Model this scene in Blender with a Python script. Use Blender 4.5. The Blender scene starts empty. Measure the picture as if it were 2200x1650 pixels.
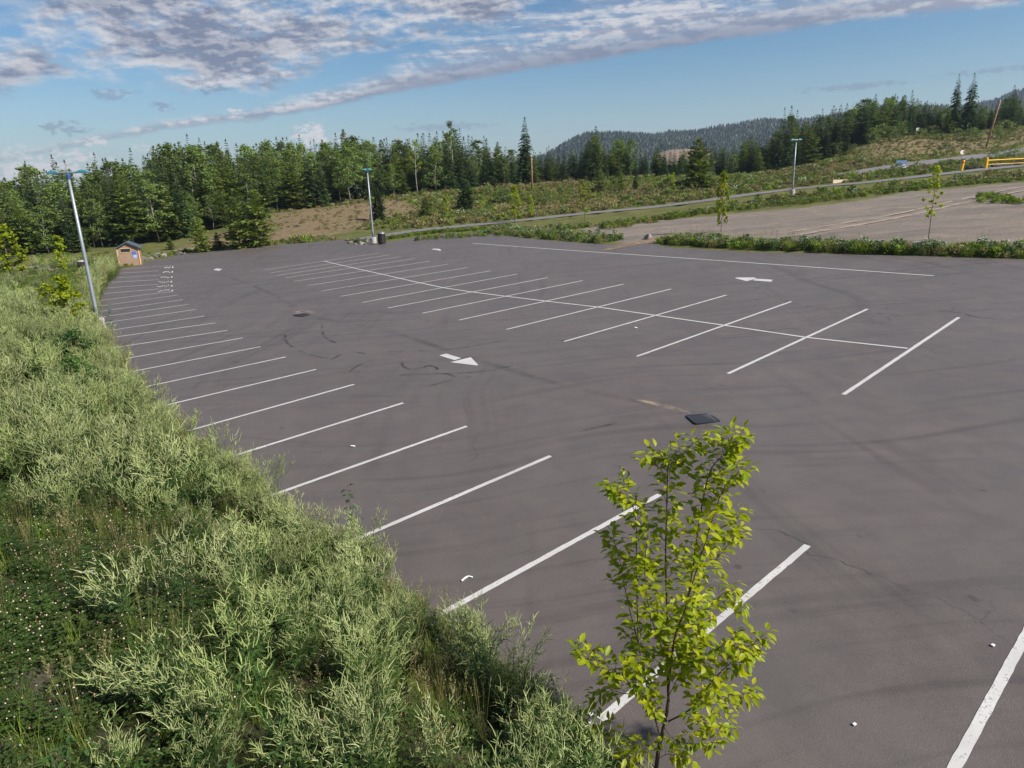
import bpy, bmesh, math, random
import numpy as np
from mathutils import Vector, Matrix, Euler
random.seed(7); RNG = np.random.default_rng(7)
S = bpy.context.scene
COL = S.collection
R = math.radians

# ------------------------------------------------------------------ camera
F = 1467.0                                    # focal length in pixels of a 2200 px wide frame (24 mm on 36 mm)
def rot(pitch, roll):
    cp, sp = math.cos(pitch), math.sin(pitch); cr, sr = math.cos(roll), math.sin(roll)
    f = np.array([0, cp, -sp]); r = np.array([1.0, 0, 0]); u = np.cross(r, f)
    return cr*r + sr*u, -sr*r + cr*u, f
CR_, CU_, CF_ = rot(0.27983, -0.0372)
LA, LB, CZ = 0.050419, 0.025580, 6.0096        # the lot is a gently tilted plane z = LA x + LB y
EYE = np.array([0, 0, CZ])
def ray(px, py): return CR_*(px-1100)/F + CU_*(825-py)/F + CF_
def zl(x, y): return LA*x + LB*y
def at(px, py, dz=0.0):                        # pixel -> point on the lot plane
    d = ray(px, py); t = (zl(0, 0)+dz-CZ)/(d[2]-LA*d[0]-LB*d[1]); return EYE + t*d
def atY(px, py, Y):                            # pixel -> point at forward distance Y
    d = ray(px, py); return EYE + d*(Y/d[1])
def pix(x, y, z):
    d = np.stack([np.asarray(x, float), np.asarray(y, float), np.asarray(z, float)-CZ], -1)
    q = d@CF_; q = np.where(np.abs(q) < 1e-3, 1e-3, q)
    return 1100+F*(d@CR_)/q, 825-F*(d@CU_)/q, q
cam = bpy.data.cameras.new('camera'); cam.sensor_width = 36; cam.lens = 36*F/2200; cam.clip_end = 20000; cam.clip_start = 0.05
co = bpy.data.objects.new('camera', cam); COL.objects.link(co)
m = Matrix.Identity(4)
for i in range(3):
    m[i][0], m[i][1], m[i][2], m[i][3] = CR_[i], CU_[i], -CF_[i], EYE[i]
co.matrix_world = m; S.camera = co

# ------------------------------------------------------------------ tagging
def tag(o, label=None, cat=None, group=None, kind=None):
    if label: o['label'] = label
    if cat: o['category'] = cat
    if group: o['group'] = group
    if kind: o['kind'] = kind
    return o
def empty(name, loc, rz=0.0, sc=1.0):
    o = bpy.data.objects.new(name, None); COL.objects.link(o); o.location = loc; o.rotation_euler = (0, 0, rz); o.scale = (sc,)*3 if not isinstance(sc, tuple) else sc
    o.empty_display_size = .2
    return o
def link(name, me, parent=None, coll=None):
    o = bpy.data.objects.new(name, me); (coll or COL).objects.link(o)
    if parent: o.parent = parent
    return o

# ------------------------------------------------------------------ materials
def mat(name):
    M = bpy.data.materials.new(name); M.use_nodes = True; nt = M.node_tree; nt.nodes.clear()
    out = nt.nodes.new('ShaderNodeOutputMaterial'); return M, nt, out
def N(nt, t, **k):
    n = nt.nodes.new(t)
    for a, b in k.items():
        if a.startswith('i_'):
            n.inputs[int(a[2:])].default_value = b
        else: setattr(n, a, b)
    return n
def math_(nt, op, a, b=None, c=None, clamp=False):
    n = nt.nodes.new('ShaderNodeMath'); n.operation = op; n.use_clamp = clamp
    for i, v in enumerate((a, b, c)):
        if v is None: continue
        if isinstance(v, (int, float)): n.inputs[i].default_value = v
        else: nt.links.new(v, n.inputs[i])
    return n.outputs[0]
def mixc(nt, fac, a, b, mode='MIX'):
    n = nt.nodes.new('ShaderNodeMix'); n.data_type = 'RGBA'; n.blend_type = mode
    for s, v in ((n.inputs[0], fac), (n.inputs[6], a), (n.inputs[7], b)):
        if isinstance(v, (int, float)): s.default_value = v
        elif isinstance(v, tuple): s.default_value = (*v, 1) if len(v) == 3 else v
        else: nt.links.new(v, s)
    return n.outputs[2]
def noise(nt, vec, scale, detail=4, rough=.55, w=None):
    n = nt.nodes.new('ShaderNodeTexNoise'); n.inputs['Scale'].default_value = scale; n.inputs['Detail'].default_value = detail; n.inputs['Roughness'].default_value = rough
    if vec is not None: nt.links.new(vec, n.inputs['Vector'])
    return n.outputs['Fac']
def ramp(nt, fac, stops):
    n = nt.nodes.new('ShaderNodeValToRGB'); e = n.color_ramp.elements
    while len(e) < len(stops): e.new(.5)
    for k, (p, c) in enumerate(stops):
        e[k].position = p; e[k].color = (*c, 1) if len(c) == 3 else c
    nt.links.new(fac, n.inputs[0]); return n.outputs[0]
def mapr(nt, v, a, b, c=0.0, d=1.0, smooth=True):
    n = nt.nodes.new('ShaderNodeMapRange'); n.interpolation_type = 'SMOOTHSTEP' if smooth else 'LINEAR'
    nt.links.new(v, n.inputs[0])
    for i, x in zip((1, 2, 3, 4), (a, b, c, d)): n.inputs[i].default_value = x
    return n.outputs[0]
def mapping(nt, vec, scale=(1, 1, 1), rz=0.0, loc=(0, 0, 0)):
    n = nt.nodes.new('ShaderNodeMapping'); nt.links.new(vec, n.inputs[0]); n.inputs['Scale'].default_value = scale; n.inputs['Rotation'].default_value = (0, 0, rz); n.inputs['Location'].default_value = loc
    return n.outputs[0]
def worldpos(nt): return nt.nodes.new('ShaderNodeNewGeometry').outputs['Position']
def bsdf(nt, out, col, rough=.7, spec=.3, metal=0.0, bump=None, bstr=.3, bdist=.02):
    p = nt.nodes.new('ShaderNodeBsdfPrincipled')
    if isinstance(col, tuple): p.inputs['Base Color'].default_value = (*col, 1)
    else: nt.links.new(col, p.inputs['Base Color'])
    if isinstance(rough, (int, float)): p.inputs['Roughness'].default_value = rough
    else: nt.links.new(rough, p.inputs['Roughness'])
    p.inputs['Specular IOR Level'].default_value = spec; p.inputs['Metallic'].default_value = metal
    if bump is not None:
        b = nt.nodes.new('ShaderNodeBump'); b.inputs['Strength'].default_value = bstr; b.inputs['Distance'].default_value = bdist
        nt.links.new(bump, b.inputs['Height']); nt.links.new(b.outputs[0], p.inputs['Normal'])
    nt.links.new(p.outputs[0], out.inputs[0]); return p
def simple(name, col, rough=.6, spec=.3, metal=0.0, var=.15, scale=6.0, bstr=.15):
    M, nt, out = mat(name); P = nt.nodes.new('ShaderNodeTexCoord').outputs['Object']
    f = noise(nt, P, scale, 5)
    c = ramp(nt, f, [(.3, tuple(x*(1-var) for x in col)), (.7, tuple(min(1, x*(1+var)) for x in col))])
    bsdf(nt, out, c, rough, spec, metal, f, bstr); return M
def foliage(name, c1, c2, c3=None, trans=.3, rough=.55, patch=0.0):
    """leaf colour: differs from leaf to leaf (attribute 'tint') and from plant to plant (object random)"""
    M, nt, out = mat(name)
    a = nt.nodes.new('ShaderNodeAttribute'); a.attribute_name = 'tint'
    oi = nt.nodes.new('ShaderNodeObjectInfo')
    col = mixc(nt, a.outputs['Fac'], c1, c2)
    if patch:
        pl = noise(nt, oi.outputs['Location'], patch, 3, .6); col = mixc(nt, mapr(nt, pl, .35, .65), mixc(nt, .45, col, c1), col)
    if c3:
        col = mixc(nt, mapr(nt, oi.outputs['Random'], .25, 1.0, 0, .75), col, c3)
    v = mapr(nt, math_(nt, 'FRACT', math_(nt, 'MULTIPLY', oi.outputs['Random'], 7.13)), 0, 1, .62, 1.28, False)
    hsv = nt.nodes.new('ShaderNodeHueSaturation'); nt.links.new(col, hsv.inputs['Color']); nt.links.new(v, hsv.inputs['Value'])
    p = nt.nodes.new('ShaderNodeBsdfPrincipled'); nt.links.new(hsv.outputs[0], p.inputs['Base Color']); p.inputs['Roughness'].default_value = rough; p.inputs['Specular IOR Level'].default_value = .25
    t = nt.nodes.new('ShaderNodeBsdfTranslucent')
    br = nt.nodes.new('ShaderNodeHueSaturation'); nt.links.new(hsv.outputs[0], br.inputs['Color']); br.inputs['Value'].default_value = 1.3; br.inputs['Saturation'].default_value = 1.1
    nt.links.new(br.outputs[0], t.inputs[0])
    mx = nt.nodes.new('ShaderNodeMixShader'); mx.inputs[0].default_value = trans
    nt.links.new(p.outputs[0], mx.inputs[1]); nt.links.new(t.outputs[0], mx.inputs[2]); nt.links.new(mx.outputs[0], out.inputs[0])
    return M

M_SPRUCE = foliage('spruce_needles', (.030, .060, .018), (.075, .120, .034), (.060, .090, .026), .18, .6)
M_PINE = foliage('pine_needles', (.068, .108, .020), (.145, .185, .036), (.120, .150, .026), .22, .6)
M_YPIN = foliage('young_pine_needles', (.085, .130, .022), (.190, .230, .042), (.140, .170, .028), .25, .6)
M_ASPEN = foliage('aspen_leaves', (.085, .140, .030), (.185, .250, .062), (.145, .195, .050), .34)
M_YOUNG = foliage('young_leaves', (.170, .235, .010), (.350, .380, .020), (.240, .290, .016), .40)
M_FRONT = foliage('sapling_leaves', (.165, .250, .008), (.440, .450, .012), None, .45, .42)
M_BUSH = foliage('shrub_leaves', (.070, .115, .024), (.150, .200, .050), (.150, .170, .045), .28)
M_SPIKE = foliage('seed_spikes', (.230, .285, .095), (.520, .540, .270), (.270, .330, .110), .2, patch=.35)
M_SAGE = foliage('weed_leaves', (.036, .085, .022), (.105, .175, .052), (.075, .135, .030), .25, patch=.35)
M_CLOV = foliage('clover_leaves', (.026, .060, .012), (.072, .115, .022), (.060, .075, .018), .2)
M_CLFL = foliage('clover_heads', (.40, .20, .16), (.62, .50, .40), None, .2)
M_GRASS = foliage('grass_blades', (.085, .150, .016), (.200, .270, .030), (.170, .210, .040), .3)
M_GRASS2 = foliage('meadow_grass', (.130, .140, .034), (.240, .230, .075), (.230, .195, .080), .28)
M_DRY = foliage('dry_grass', (.165, .145, .058), (.270, .225, .105), (.200, .185, .068), .2)
M_WHITE = foliage('white_petals', (.72, .72, .66), (.90, .90, .85), None, .2)
M_YEL = foliage('yellow_petals', (.55, .42, .02), (.75, .6, .03), None, .2)
M_DKLEAF = foliage('dark_broad_leaves', (.020, .065, .022), (.050, .110, .038), None, .2)
M_BARK = simple('grey_bark', (.12, .095, .075), .85, .1, var=.35, scale=9)
M_PALEBARK = simple('pale_aspen_bark', (.26, .245, .20), .8, .1, var=.45, scale=3)
M_TWIG = simple('brown_twig', (.13, .085, .055), .75, .2, var=.25, scale=12)
M_GALV = simple('galvanised_steel', (.29, .325, .36), .5, .4, .55, var=.1, scale=4)
M_TEAL = simple('teal_painted_metal', (.035, .19, .23), .4, .4, .2, var=.12)
M_CONC = simple('concrete', (.36, .33, .30), .85, .2, var=.18, scale=8)
M_TAN = simple('tan_wall_panel', (.27, .185, .13), .75, .2, var=.1, scale=5)
M_TRIMT = simple('tan_trim', (.52, .36, .22), .7, .2, var=.1, scale=5)
M_ROOFM = simple('dark_slate_metal_roof', (.10, .13, .16), .42, .5, .3, var=.15)
M_DARK = simple('dark_opening', (.015, .02, .02), .6, .3, var=.2)
M_BLUE = simple('blue_sign_face', (.05, .12, .45), .5, .4, var=.08)
M_WSIGN = simple('white_sign_face', (.80, .80, .78), .5, .4, var=.05)
M_RED = simple('red_sign_band', (.55, .06, .04), .5, .4, var=.08)
M_YELP = simple('yellow_paint', (.72, .40, .02), .5, .4, var=.12)
M_BROWNB = simple('dark_brown_bin', (.028, .020, .018), .55, .4, var=.2)
M_WOODP = simple('weathered_wood_pole', (.26, .150, .085), .85, .15, var=.3, scale=3)
M_BLOCK = simple('pale_tan_block', (.58, .47, .35), .8, .2, var=.12)
M_BLACKW = simple('black_cable', (.06, .06, .065), .5, .3)
M_LAMPG = simple('lamp_lens', (.72, .76, .80), .3, .5, var=.05)
def rockmat(name, c):
    M, nt, out = mat(name); P = nt.nodes.new('ShaderNodeTexCoord').outputs['Object']; oi = nt.nodes.new('ShaderNodeObjectInfo')
    f = noise(nt, P, 5, 8, .65)
    col = ramp(nt, f, [(.25, tuple(x*.5 for x in c)), (.55, c), (.8, tuple(min(1, x*1.5) for x in c))])
    h = nt.nodes.new('ShaderNodeHueSaturation'); nt.links.new(col, h.inputs['Color']); nt.links.new(mapr(nt, oi.outputs['Random'], 0, 1, .6, 1.4, False), h.inputs['Value'])
    bsdf(nt, out, h.outputs[0], .85, .2, 0, f, .5, .05); return M
M_ROCK = rockmat('grey_rock', (.19, .165, .14))
M_ROCKD = rockmat('dark_rock', (.075, .075, .08))

# asphalt: fine chip grain, broad patches, faint wheel-polished streaks along the aisles
def asphalt(name, base, streak=True):
    M, nt, out = mat(name); P = worldpos(nt)
    g = noise(nt, P, 55, 3, .7); g2 = noise(nt, P, 160, 2, .6); b = noise(nt, P, .22, 5, .6); b2 = noise(nt, P, 1.3, 6, .65)
    v = mapr(nt, g, .3, .7, .84, 1.16, False)
    v = math_(nt, 'MULTIPLY', v, mapr(nt, g2, .3, .7, .85, 1.15, False))
    v = math_(nt, 'MULTIPLY', v, mapr(nt, b, .3, .7, .92, 1.07))
    v = math_(nt, 'MULTIPLY', v, mapr(nt, b2, .3, .7, .92, 1.08))
    if streak:
        wob = nt.nodes.new('ShaderNodeVectorMath'); wob.operation = 'ADD'
        nn = nt.nodes.new('ShaderNodeTexNoise'); nn.inputs['Scale'].default_value = .05; nt.links.new(P, nn.inputs['Vector'])
        sc = nt.nodes.new('ShaderNodeVectorMath'); sc.operation = 'SCALE'; sc.inputs['Scale'].default_value = 9.0; nt.links.new(nn.outputs['Color'], sc.inputs[0])
        nt.links.new(P, wob.inputs[0]); nt.links.new(sc.outputs[0], wob.inputs[1])
        q = mapping(nt, wob.outputs[0], (1.6, .05, .05), R(-38))
        s = noise(nt, q, 1.0, 5, .6)
        amt = mapr(nt, noise(nt, P, .09, 2), .4, .62)
        v = math_(nt, 'MULTIPLY', v, math_(nt, 'SUBTRACT', 1.0, math_(nt, 'MULTIPLY', mapr(nt, s, .5, .72, 0, .30), amt)))
        q2 = mapping(nt, wob.outputs[0], (.12, 3.2, .1), R(12))
        s2 = noise(nt, q2, 1.0, 4, .6)
        v = math_(nt, 'MULTIPLY', v, mapr(nt, s2, .50, .72, 1.0, .76))
    vm = nt.nodes.new('ShaderNodeVectorMath'); vm.operation = 'SCALE'; vm.inputs[0].default_value = base; nt.links.new(v, vm.inputs['Scale'])
    hue = mixc(nt, mapr(nt, noise(nt, P, .5, 3), .35, .65, 0, .35), vm.outputs[0], (base[1]*1.10, base[1]*.99, base[1]*.92))
    hb = math_(nt, 'ADD', g, math_(nt, 'MULTIPLY', g2, .6))
    # scattered pale chips and hairline cracks
    vo = nt.nodes.new('ShaderNodeTexVoronoi'); vo.inputs['Scale'].default_value = 30; nt.links.new(P, vo.inputs['Vector'])
    chip = mapr(nt, vo.outputs['Distance'], .06, .16, .55, 0); hue = mixc(nt, math_(nt, 'MULTIPLY', chip, mapr(nt, vo.outputs['Color'], .55, .8)), hue, (.26, .24, .22))
    wv = nt.nodes.new('ShaderNodeTexVoronoi'); wv.feature = 'DISTANCE_TO_EDGE'; wv.inputs['Scale'].default_value = .16
    wn = nt.nodes.new('ShaderNodeTexNoise'); wn.inputs['Scale'].default_value = .9; wn.inputs['Detail'].default_value = 6; nt.links.new(P, wn.inputs['Vector'])
    ws = nt.nodes.new('ShaderNodeVectorMath'); ws.operation = 'MULTIPLY_ADD'; nt.links.new(wn.outputs['Color'], ws.inputs[0]); ws.inputs[1].default_value = (1.6, 1.6, 0); nt.links.new(P, ws.inputs[2]); nt.links.new(ws.outputs[0], wv.inputs['Vector'])
    crack = math_(nt, 'MULTIPLY', mapr(nt, wv.outputs['Distance'], .0008, .0028, .7, 0), mapr(nt, noise(nt, P, .12, 3), .50, .60)); hue = mixc(nt, crack, hue, (.02, .019, .019))
    oil = mapr(nt, noise(nt, P, 1.7, 3, .5), .70, .78, 0, .5); hue = mixc(nt, oil, hue, (.03, .029, .03))
    bsdf(nt, out, hue, mapr(nt, b2, .3, .7, .44, .58), .42, 0, hb, .5, .010); return M
M_ASPH = asphalt('lot_asphalt', (.108, .0885, .080))
M_PATH = asphalt('path_asphalt', (.17, .155, .15), False)
def paint():
    M, nt, out = mat('white_line_paint'); P = worldpos(nt)
    w = noise(nt, P, 26, 5, .7); w2 = noise(nt, P, 1.1, 4)
    wear = mapr(nt, math_(nt, 'ADD', math_(nt, 'MULTIPLY', w, .7), math_(nt, 'MULTIPLY', w2, .3)), 1-.455, 1-.33)
    c = mixc(nt, wear, ramp(nt, w2, [(.3, (.40, .385, .375)), (.7, (.54, .52, .505))]), (.16, .15, .15))
    bsdf(nt, out, c, .6, .35, 0, w, .2, .004); return M
M_PAINT = paint()
def stain(name, col, lo, hi, scale, amt, stretch=None):
    M, nt, out = mat(name); P = worldpos(nt)
    tc = nt.nodes.new('ShaderNodeAttribute'); tc.attribute_name = 'edge'
    w = noise(nt, P, scale, 5, .65)
    a = math_(nt, 'MULTIPLY', math_(nt, 'MULTIPLY', mapr(nt, w, lo, hi), amt), mapr(nt, tc.outputs['Fac'], 0, .8))
    d = nt.nodes.new('ShaderNodeBsdfPrincipled'); d.inputs['Base Color'].default_value = (*col, 1); d.inputs['Roughness'].default_value = .7
    t = nt.nodes.new('ShaderNodeBsdfTransparent'); mx = nt.nodes.new('ShaderNodeMixShader')
    nt.links.new(a, mx.inputs[0]); nt.links.new(t.outputs[0], mx.inputs[1]); nt.links.new(d.outputs[0], mx.inputs[2]); nt.links.new(mx.outputs[0], out.inputs[0]); return M
M_TYRE = stain('rubber_mark', (.030, .028, .029), .36, .66, 2.0, .62)
M_SILT = stain('dried_silt', (.34, .26, .19), .35, .62, 2.2, .75)
M_DAMP = stain('old_seam', (.06, .056, .058), .35, .75, .5, .32)

# ------------------------------------------------------------------ mesh builder
class MB:
    def __init__(s): s.v = []; s.f = []; s.t = []; s.mi = []
    def add(s, verts, faces, tint=0.5, mi=0):
        k = len(s.v); s.v.extend([tuple(map(float, p)) for p in verts]); s.f.extend([tuple(i+k for i in q) for q in faces]); s.t.extend([tint]*len(faces)); s.mi.extend([mi]*len(faces))
    def box(s, c, size, M=None, tint=.5, mi=0, top=None):
        x, y, z = (d/2 for d in size); tx, ty = (1, 1) if top is None else top
        P = [(-x, -y, -z), (x, -y, -z), (x, y, -z), (-x, y, -z), (-x*tx, -y*ty, z), (x*tx, -y*ty, z), (x*tx, y*ty, z), (-x*tx, y*ty, z)]
        P = [Vector(p) for p in P]
        if M is not None: P = [M@p for p in P]
        P = [p+Vector(c) for p in P]
        s.add(P, [(0, 3, 2, 1), (4, 5, 6, 7), (0, 1, 5, 4), (1, 2, 6, 5), (2, 3, 7, 6), (3, 0, 4, 7)], tint, mi)
    def tube(s, pts, radii, n=6, tint=.5, mi=0, cap=True):
        pts = [Vector(p) for p in pts]; k = len(s.v); prev = None
        for i, p in enumerate(pts):
            d = (pts[min(i+1, len(pts)-1)]-pts[max(i-1, 0)])
            d = d.normalized() if d.length > 1e-9 else Vector((0, 0, 1))
            if prev is None: a = d.orthogonal().normalized()
            else:
                a = prev-d*prev.dot(d); a = a.normalized() if a.length > 1e-6 else d.orthogonal().normalized()
            prev = a; b = d.cross(a)
            for j in range(n):
                th = 2*math.pi*j/n; q = p+(a*math.cos(th)+b*math.sin(th))*radii[i]; s.v.append(tuple(q))
        nf = 0
        for i in range(len(pts)-1):
            for j in range(n):
                s.f.append((k+i*n+j, k+i*n+(j+1) % n, k+(i+1)*n+(j+1) % n, k+(i+1)*n+j)); nf += 1
        if cap:
            s.f.append(tuple(k+j for j in reversed(range(n)))); s.f.append(tuple(k+(len(pts)-1)*n+j for j in range(n))); nf += 2
        s.t.extend([tint]*nf); s.mi.extend([mi]*nf)
    def lathe(s, prof, n=16, c=(0, 0, 0), tint=.5, mi=0):
        s.tube([Vector(c)+Vector((0, 0, z)) for r, z in prof], [max(r, 1e-4) for r, z in prof], n, tint, mi)
    def leaf(s, p, d, nrm, L, W, tint, mi=0, fold=.25, droop=.25, n=3):
        """ovate leaf folded along its midrib and drooping towards the tip"""
        d = Vector(d).normalized(); nrm = Vector(nrm); nrm = (nrm-d*nrm.dot(d))
        nrm = nrm.normalized() if nrm.length > 1e-6 else d.orthogonal().normalized()
        sd = d.cross(nrm); P = Vector(p); ws = {3: (.0, .92, .80, 0), 2: (0, 1, 0)}[n]
        V = []; 
        for i in range(n+1):
            t = i/n; cpt = P+d*(L*t)-nrm*(droop*L*t*t); w = W*.5*ws[i]
            V += [cpt-sd*w+nrm*(fold*w), cpt, cpt+sd*w+nrm*(fold*w)]
        Fc = []
        for i in range(n):
            a = i*3; b = a+3
            if i == 0: Fc += [(a+1, b+1, b), (a+1, b+2, b+1)]
            elif i == n-1: Fc += [(a, a+1, b+1), (a+1, a+2, b+1)]
            else: Fc += [(a, a+1, b+1, b), (a+1, a+2, b+2, b+1)]
        s.add(V, Fc, tint, mi)
    def card(s, p, d, side, L, W, tint, mi=0):
        p = Vector(p); d = Vector(d); side = Vector(side)
        s.add([p, p+d*(L*.45)+side*(W*.5), p+d*L, p+d*(L*.45)-side*(W*.5)], [(0, 1, 2, 3)], tint, mi)
    def mesh(s, name, mats, smooth=False):
        me = bpy.data.meshes.new(name); me.from_pydata(s.v, [], s.f)
        for mm in (mats if isinstance(mats, (list, tuple)) else [mats]): me.materials.append(mm)
        a = me.attributes.new('tint', 'FLOAT', 'FACE'); a.data.foreach_set('value', np.array(s.t, np.float32))
        if any(s.mi): me.polygons.foreach_set('material_index', np.array(s.mi, np.int32))
        if smooth: me.polygons.foreach_set('use_smooth', np.ones(len(s.f), bool))
        me.update(); return me
    def build(s, name, mats, parent=None, smooth=False, coll=None):
        return link(name, s.mesh(name, mats, smooth), parent, coll)
def rv(a, b): return random.uniform(a, b)
def hdir(a, el=0.0): return Vector((math.cos(a)*math.cos(el), math.sin(a)*math.cos(el), math.sin(el)))

# ------------------------------------------------------------------ lot outline and terrain
LK = [(1735,1172),(1417,1063),(1183,980),(1003,916),(866,866),(761,826),(679,794),(614,767),(560,745),(522,726),(488,710),(462,694),(440,679),(421,665),(405,654),(393,644),(382,634)]
LKL = [(1290,1547),(949,1319),(742,1169),(583,1065),(482,986),(400,927),(335,876),(295,835),(281,799),(262,772),(240,748),(228,727),(224,712),(222,694),(220,681),(216,669),(212,658)]
FARL = [((212,646),(372,626)),((222,631),(340,621)),((226,619),(339,611)),((239,607),(341,601)),((251,597),(344,591)),((256,587),(341,582)),((256,579),(371,570))]
CRR = [(2060,682),(1864,664),(1700,648),(1561,634),(1442,621),(1340,610.5),(1252,603),(1177,596.5),(1111,589),(1054.5,582),(1004,575),(962,568),(923,561.5),(890,556),(863,551.4),(839.5,547.3),(815,543.7)]
CRL = [(1812,848),(1564,803),(1368,766),(1212,734),(1088,708),(986,688),(908,673),(833,662),(778,650),(731,637),(691.5,625),(659,614),(632,604.5),(613,597),(595.5,592),(580.5,586.5),(568,580)]
edge_px = [(1262,1568),(925,1337),(712,1182),(560,1078),(455,998),(385,935),(318,884),(280,842),(266,804),(247,776),(230,752),(216,728),(207,700),(203,672),(205,650),(214,630),(230,606),(246,590),(252,578)]
EDGE = [at(*p)[:2] for p in edge_px]
EDGE = [np.array(p) for p in ((22., -24.), (9., -6.5), (3.6, 1.8))] + EDGE
back_px = [(300,571),(312,563),(400,546),(470,537),(560,529),(660,521),(740,514),(835,520),(935,504),(1040,500),(1130,512),(1250,522),(1330,526),(1345,522),(1412,522),(1428,530),(1600,541),(1800,546),(2000,551),(2200,557)]
BACK = [at(*p)[:2] for p in back_px]
dirR = (BACK[-1]-BACK[-4]); dirR = dirR/np.hypot(*dirR)
LOT = EDGE + BACK + [BACK[-1]+dirR*25, BACK[-1]+dirR*25+np.array([6., -30.])]
LOT = np.array(LOT)
BANK = np.array(EDGE + [np.array(p) for p in ((-46., 76.), (-140., 92.), (-140., -40.), (0., -40.))])
def inside(poly, x, y):
    x = np.asarray(x, float); y = np.asarray(y, float); r = np.zeros(x.shape, bool); n = len(poly)
    for i in range(n):
        x1, y1 = poly[i]; x2, y2 = poly[(i+1) % n]
        c = ((y1 > y) != (y2 > y)) & (x < (x2-x1)*(y-y1)/((y2-y1) if y2 != y1 else 1e-9)+x1); r ^= c
    return r
def dist(poly, x, y, closed=True):
    x = np.asarray(x, float); y = np.asarray(y, float); d = np.full(x.shape, 1e9); n = len(poly)
    for i in range(n if closed else n-1):
        a = np.array(poly[i]); b = np.array(poly[(i+1) % n]); e = b-a; L = e@e+1e-12
        t = np.clip(((x-a[0])*e[0]+(y-a[1])*e[1])/L, 0, 1); d = np.minimum(d, np.hypot(x-a[0]-t*e[0], y-a[1]-t*e[1]))
    return d
def sst(a, b, v): t = np.clip((np.asarray(v, float)-a)/(b-a), 0, 1); return t*t*(3-2*t)

FOREST = [(-150,560,84),(0,556,86),(130,546,90),(300,524,96),(430,505,102),(600,455,115),(720,443,122),(850,425,128),(1000,408,135),(1100,400,140),(1300,388,145),(1470,383,150),(1600,380,150),(1700,368,150),(1790,335,150),(1850,308,152),(1950,292,160),(2050,287,165),(2200,270,170),(2350,258,175)]
ctrl = []
for px, py, Y in FOREST:
    p = atY(px, py, Y); ctrl.append(p); ctrl.append(p+np.array([p[0]*.12, 20, .6])); ctrl.append(p+np.array([p[0]*.3, 45, .8]))
for p in [(880,497),(1000,485),(1130,473),(1260,458),(1400,445),(1520,430),(1640,413),(1750,400),(1850,392),(2000,375),(2200,355),(1550,480),(1800,470),(2000,460),(2200,470),(2200,420),(1900,410),(1400,490),(150,575),(0,600),(-200,610),(0,650),(430,532),(600,516),(700,508)]:
    ctrl.append(at(*p))
for p, Y in [((640,485),96),((800,468),101),((950,452),106),((1100,438),112),((1300,415),118),((1500,400),122),((1640,395),120),((1810,374),118),((1920,361),121),((2060,343),126),((2200,330),130),((1850,345),134),((2000,320),142),((2150,300),150),((1900,300),150),((1800,352),132)]:
    ctrl.append(atY(px=p[0], py=p[1], Y=Y))
ctrl = np.array(ctrl); OFF = ctrl[:, 2]-zl(ctrl[:, 0], ctrl[:, 1])
def tps_k(r2): return np.where(r2 > 1e-9, r2*np.log(np.maximum(r2, 1e-9)), 0)
CX = ctrl[:, :2]/50.0; n_ = len(CX)
K = tps_k(((CX[:, None]-CX[None])**2).sum(-1))+np.eye(n_)*.02
Pm = np.c_[np.ones(n_), CX]
SOL = np.linalg.solve(np.block([[K, Pm], [Pm.T, np.zeros((3, 3))]]), np.r_[OFF, 0, 0, 0])
def hmax(y): return np.interp(y, [0, 7, 10, 14, 20, 28, 40, 60], [3.1, 3.0, 2.3, 1.7, 1.15, .75, .4, .12])
def tz(x, y, lot_drop=.07):
    x = np.atleast_1d(np.asarray(x, float)); y = np.atleast_1d(np.asarray(y, float))
    cx = np.clip(x, -105, 150); cy = np.clip(y, -30, 215)
    off = np.zeros(x.shape)
    for i0 in range(0, len(x), 20000):
        q = np.c_[cx[i0:i0+20000], cy[i0:i0+20000]]/50.
        off[i0:i0+20000] = tps_k(((q[:, None]-CX[None])**2).sum(-1))@SOL[:n_]+SOL[n_]+q@SOL[n_+1:]
    ins = inside(LOT, x, y); d = dist(LOT, x, y)
    off = off*np.where(ins, 0, sst(0, 14, d))*sst(20, 60, y)
    bk = inside(BANK, x, y); de = dist(EDGE, x, y, False)
    prof = np.clip((de-.35)/7.0, 0, 1); prof = prof*(1.6-.6*prof)
    off = off+np.where(bk, hmax(y)*prof, 0)
    off = off-lot_drop*np.where(ins, 1, 1-sst(.15, .8, d))
    return zl(cx, cy)+off
def tz1(x, y): return float(tz([x], [y])[0])
def ground_hit(px, py):
    d = ray(px, py); t = np.linspace(2, 260, 2600); P = EYE+t[:, None]*d
    z = tz(P[:, 0], P[:, 1]); k = np.argmax(P[:, 2] < z); 
    return np.array([P[k, 0], P[k, 1], z[k]])

# ground sheet
def axis(lo, hi, step, far): 
    a = np.arange(lo, hi+1e-6, step); o1 = lo-np.cumsum(np.geomspace(step*1.3, far, 26)); o2 = hi+np.cumsum(np.geomspace(step*1.3, far, 26))
    return np.r_[o1[::-1], a, o2]
gx = axis(-112, 156, 1.0, 1200); gy = axis(-12, 214, 1.0, 1200)
gx = np.unique(np.round(np.r_[gx[(gx < -24) | (gx > 8)], np.arange(-24, 8.01, .4)], 4)); gy = np.unique(np.round(np.r_[gy[(gy < 1) | (gy > 36)], np.arange(1, 36.01, .4)], 4))
X, Y = np.meshgrid(gx, gy); xf, yf = X.ravel(), Y.ravel()
zf = tz(xf, yf); bump_n = RNG.normal(0, .05, zf.shape)
insl = inside(LOT, xf, yf); dl = dist(LOT, xf, yf)
zf = zf+bump_n*np.where(insl, 0, sst(.3, 4, dl))*(np.abs(xf) < 160)*(np.abs(yf) < 220)
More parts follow.
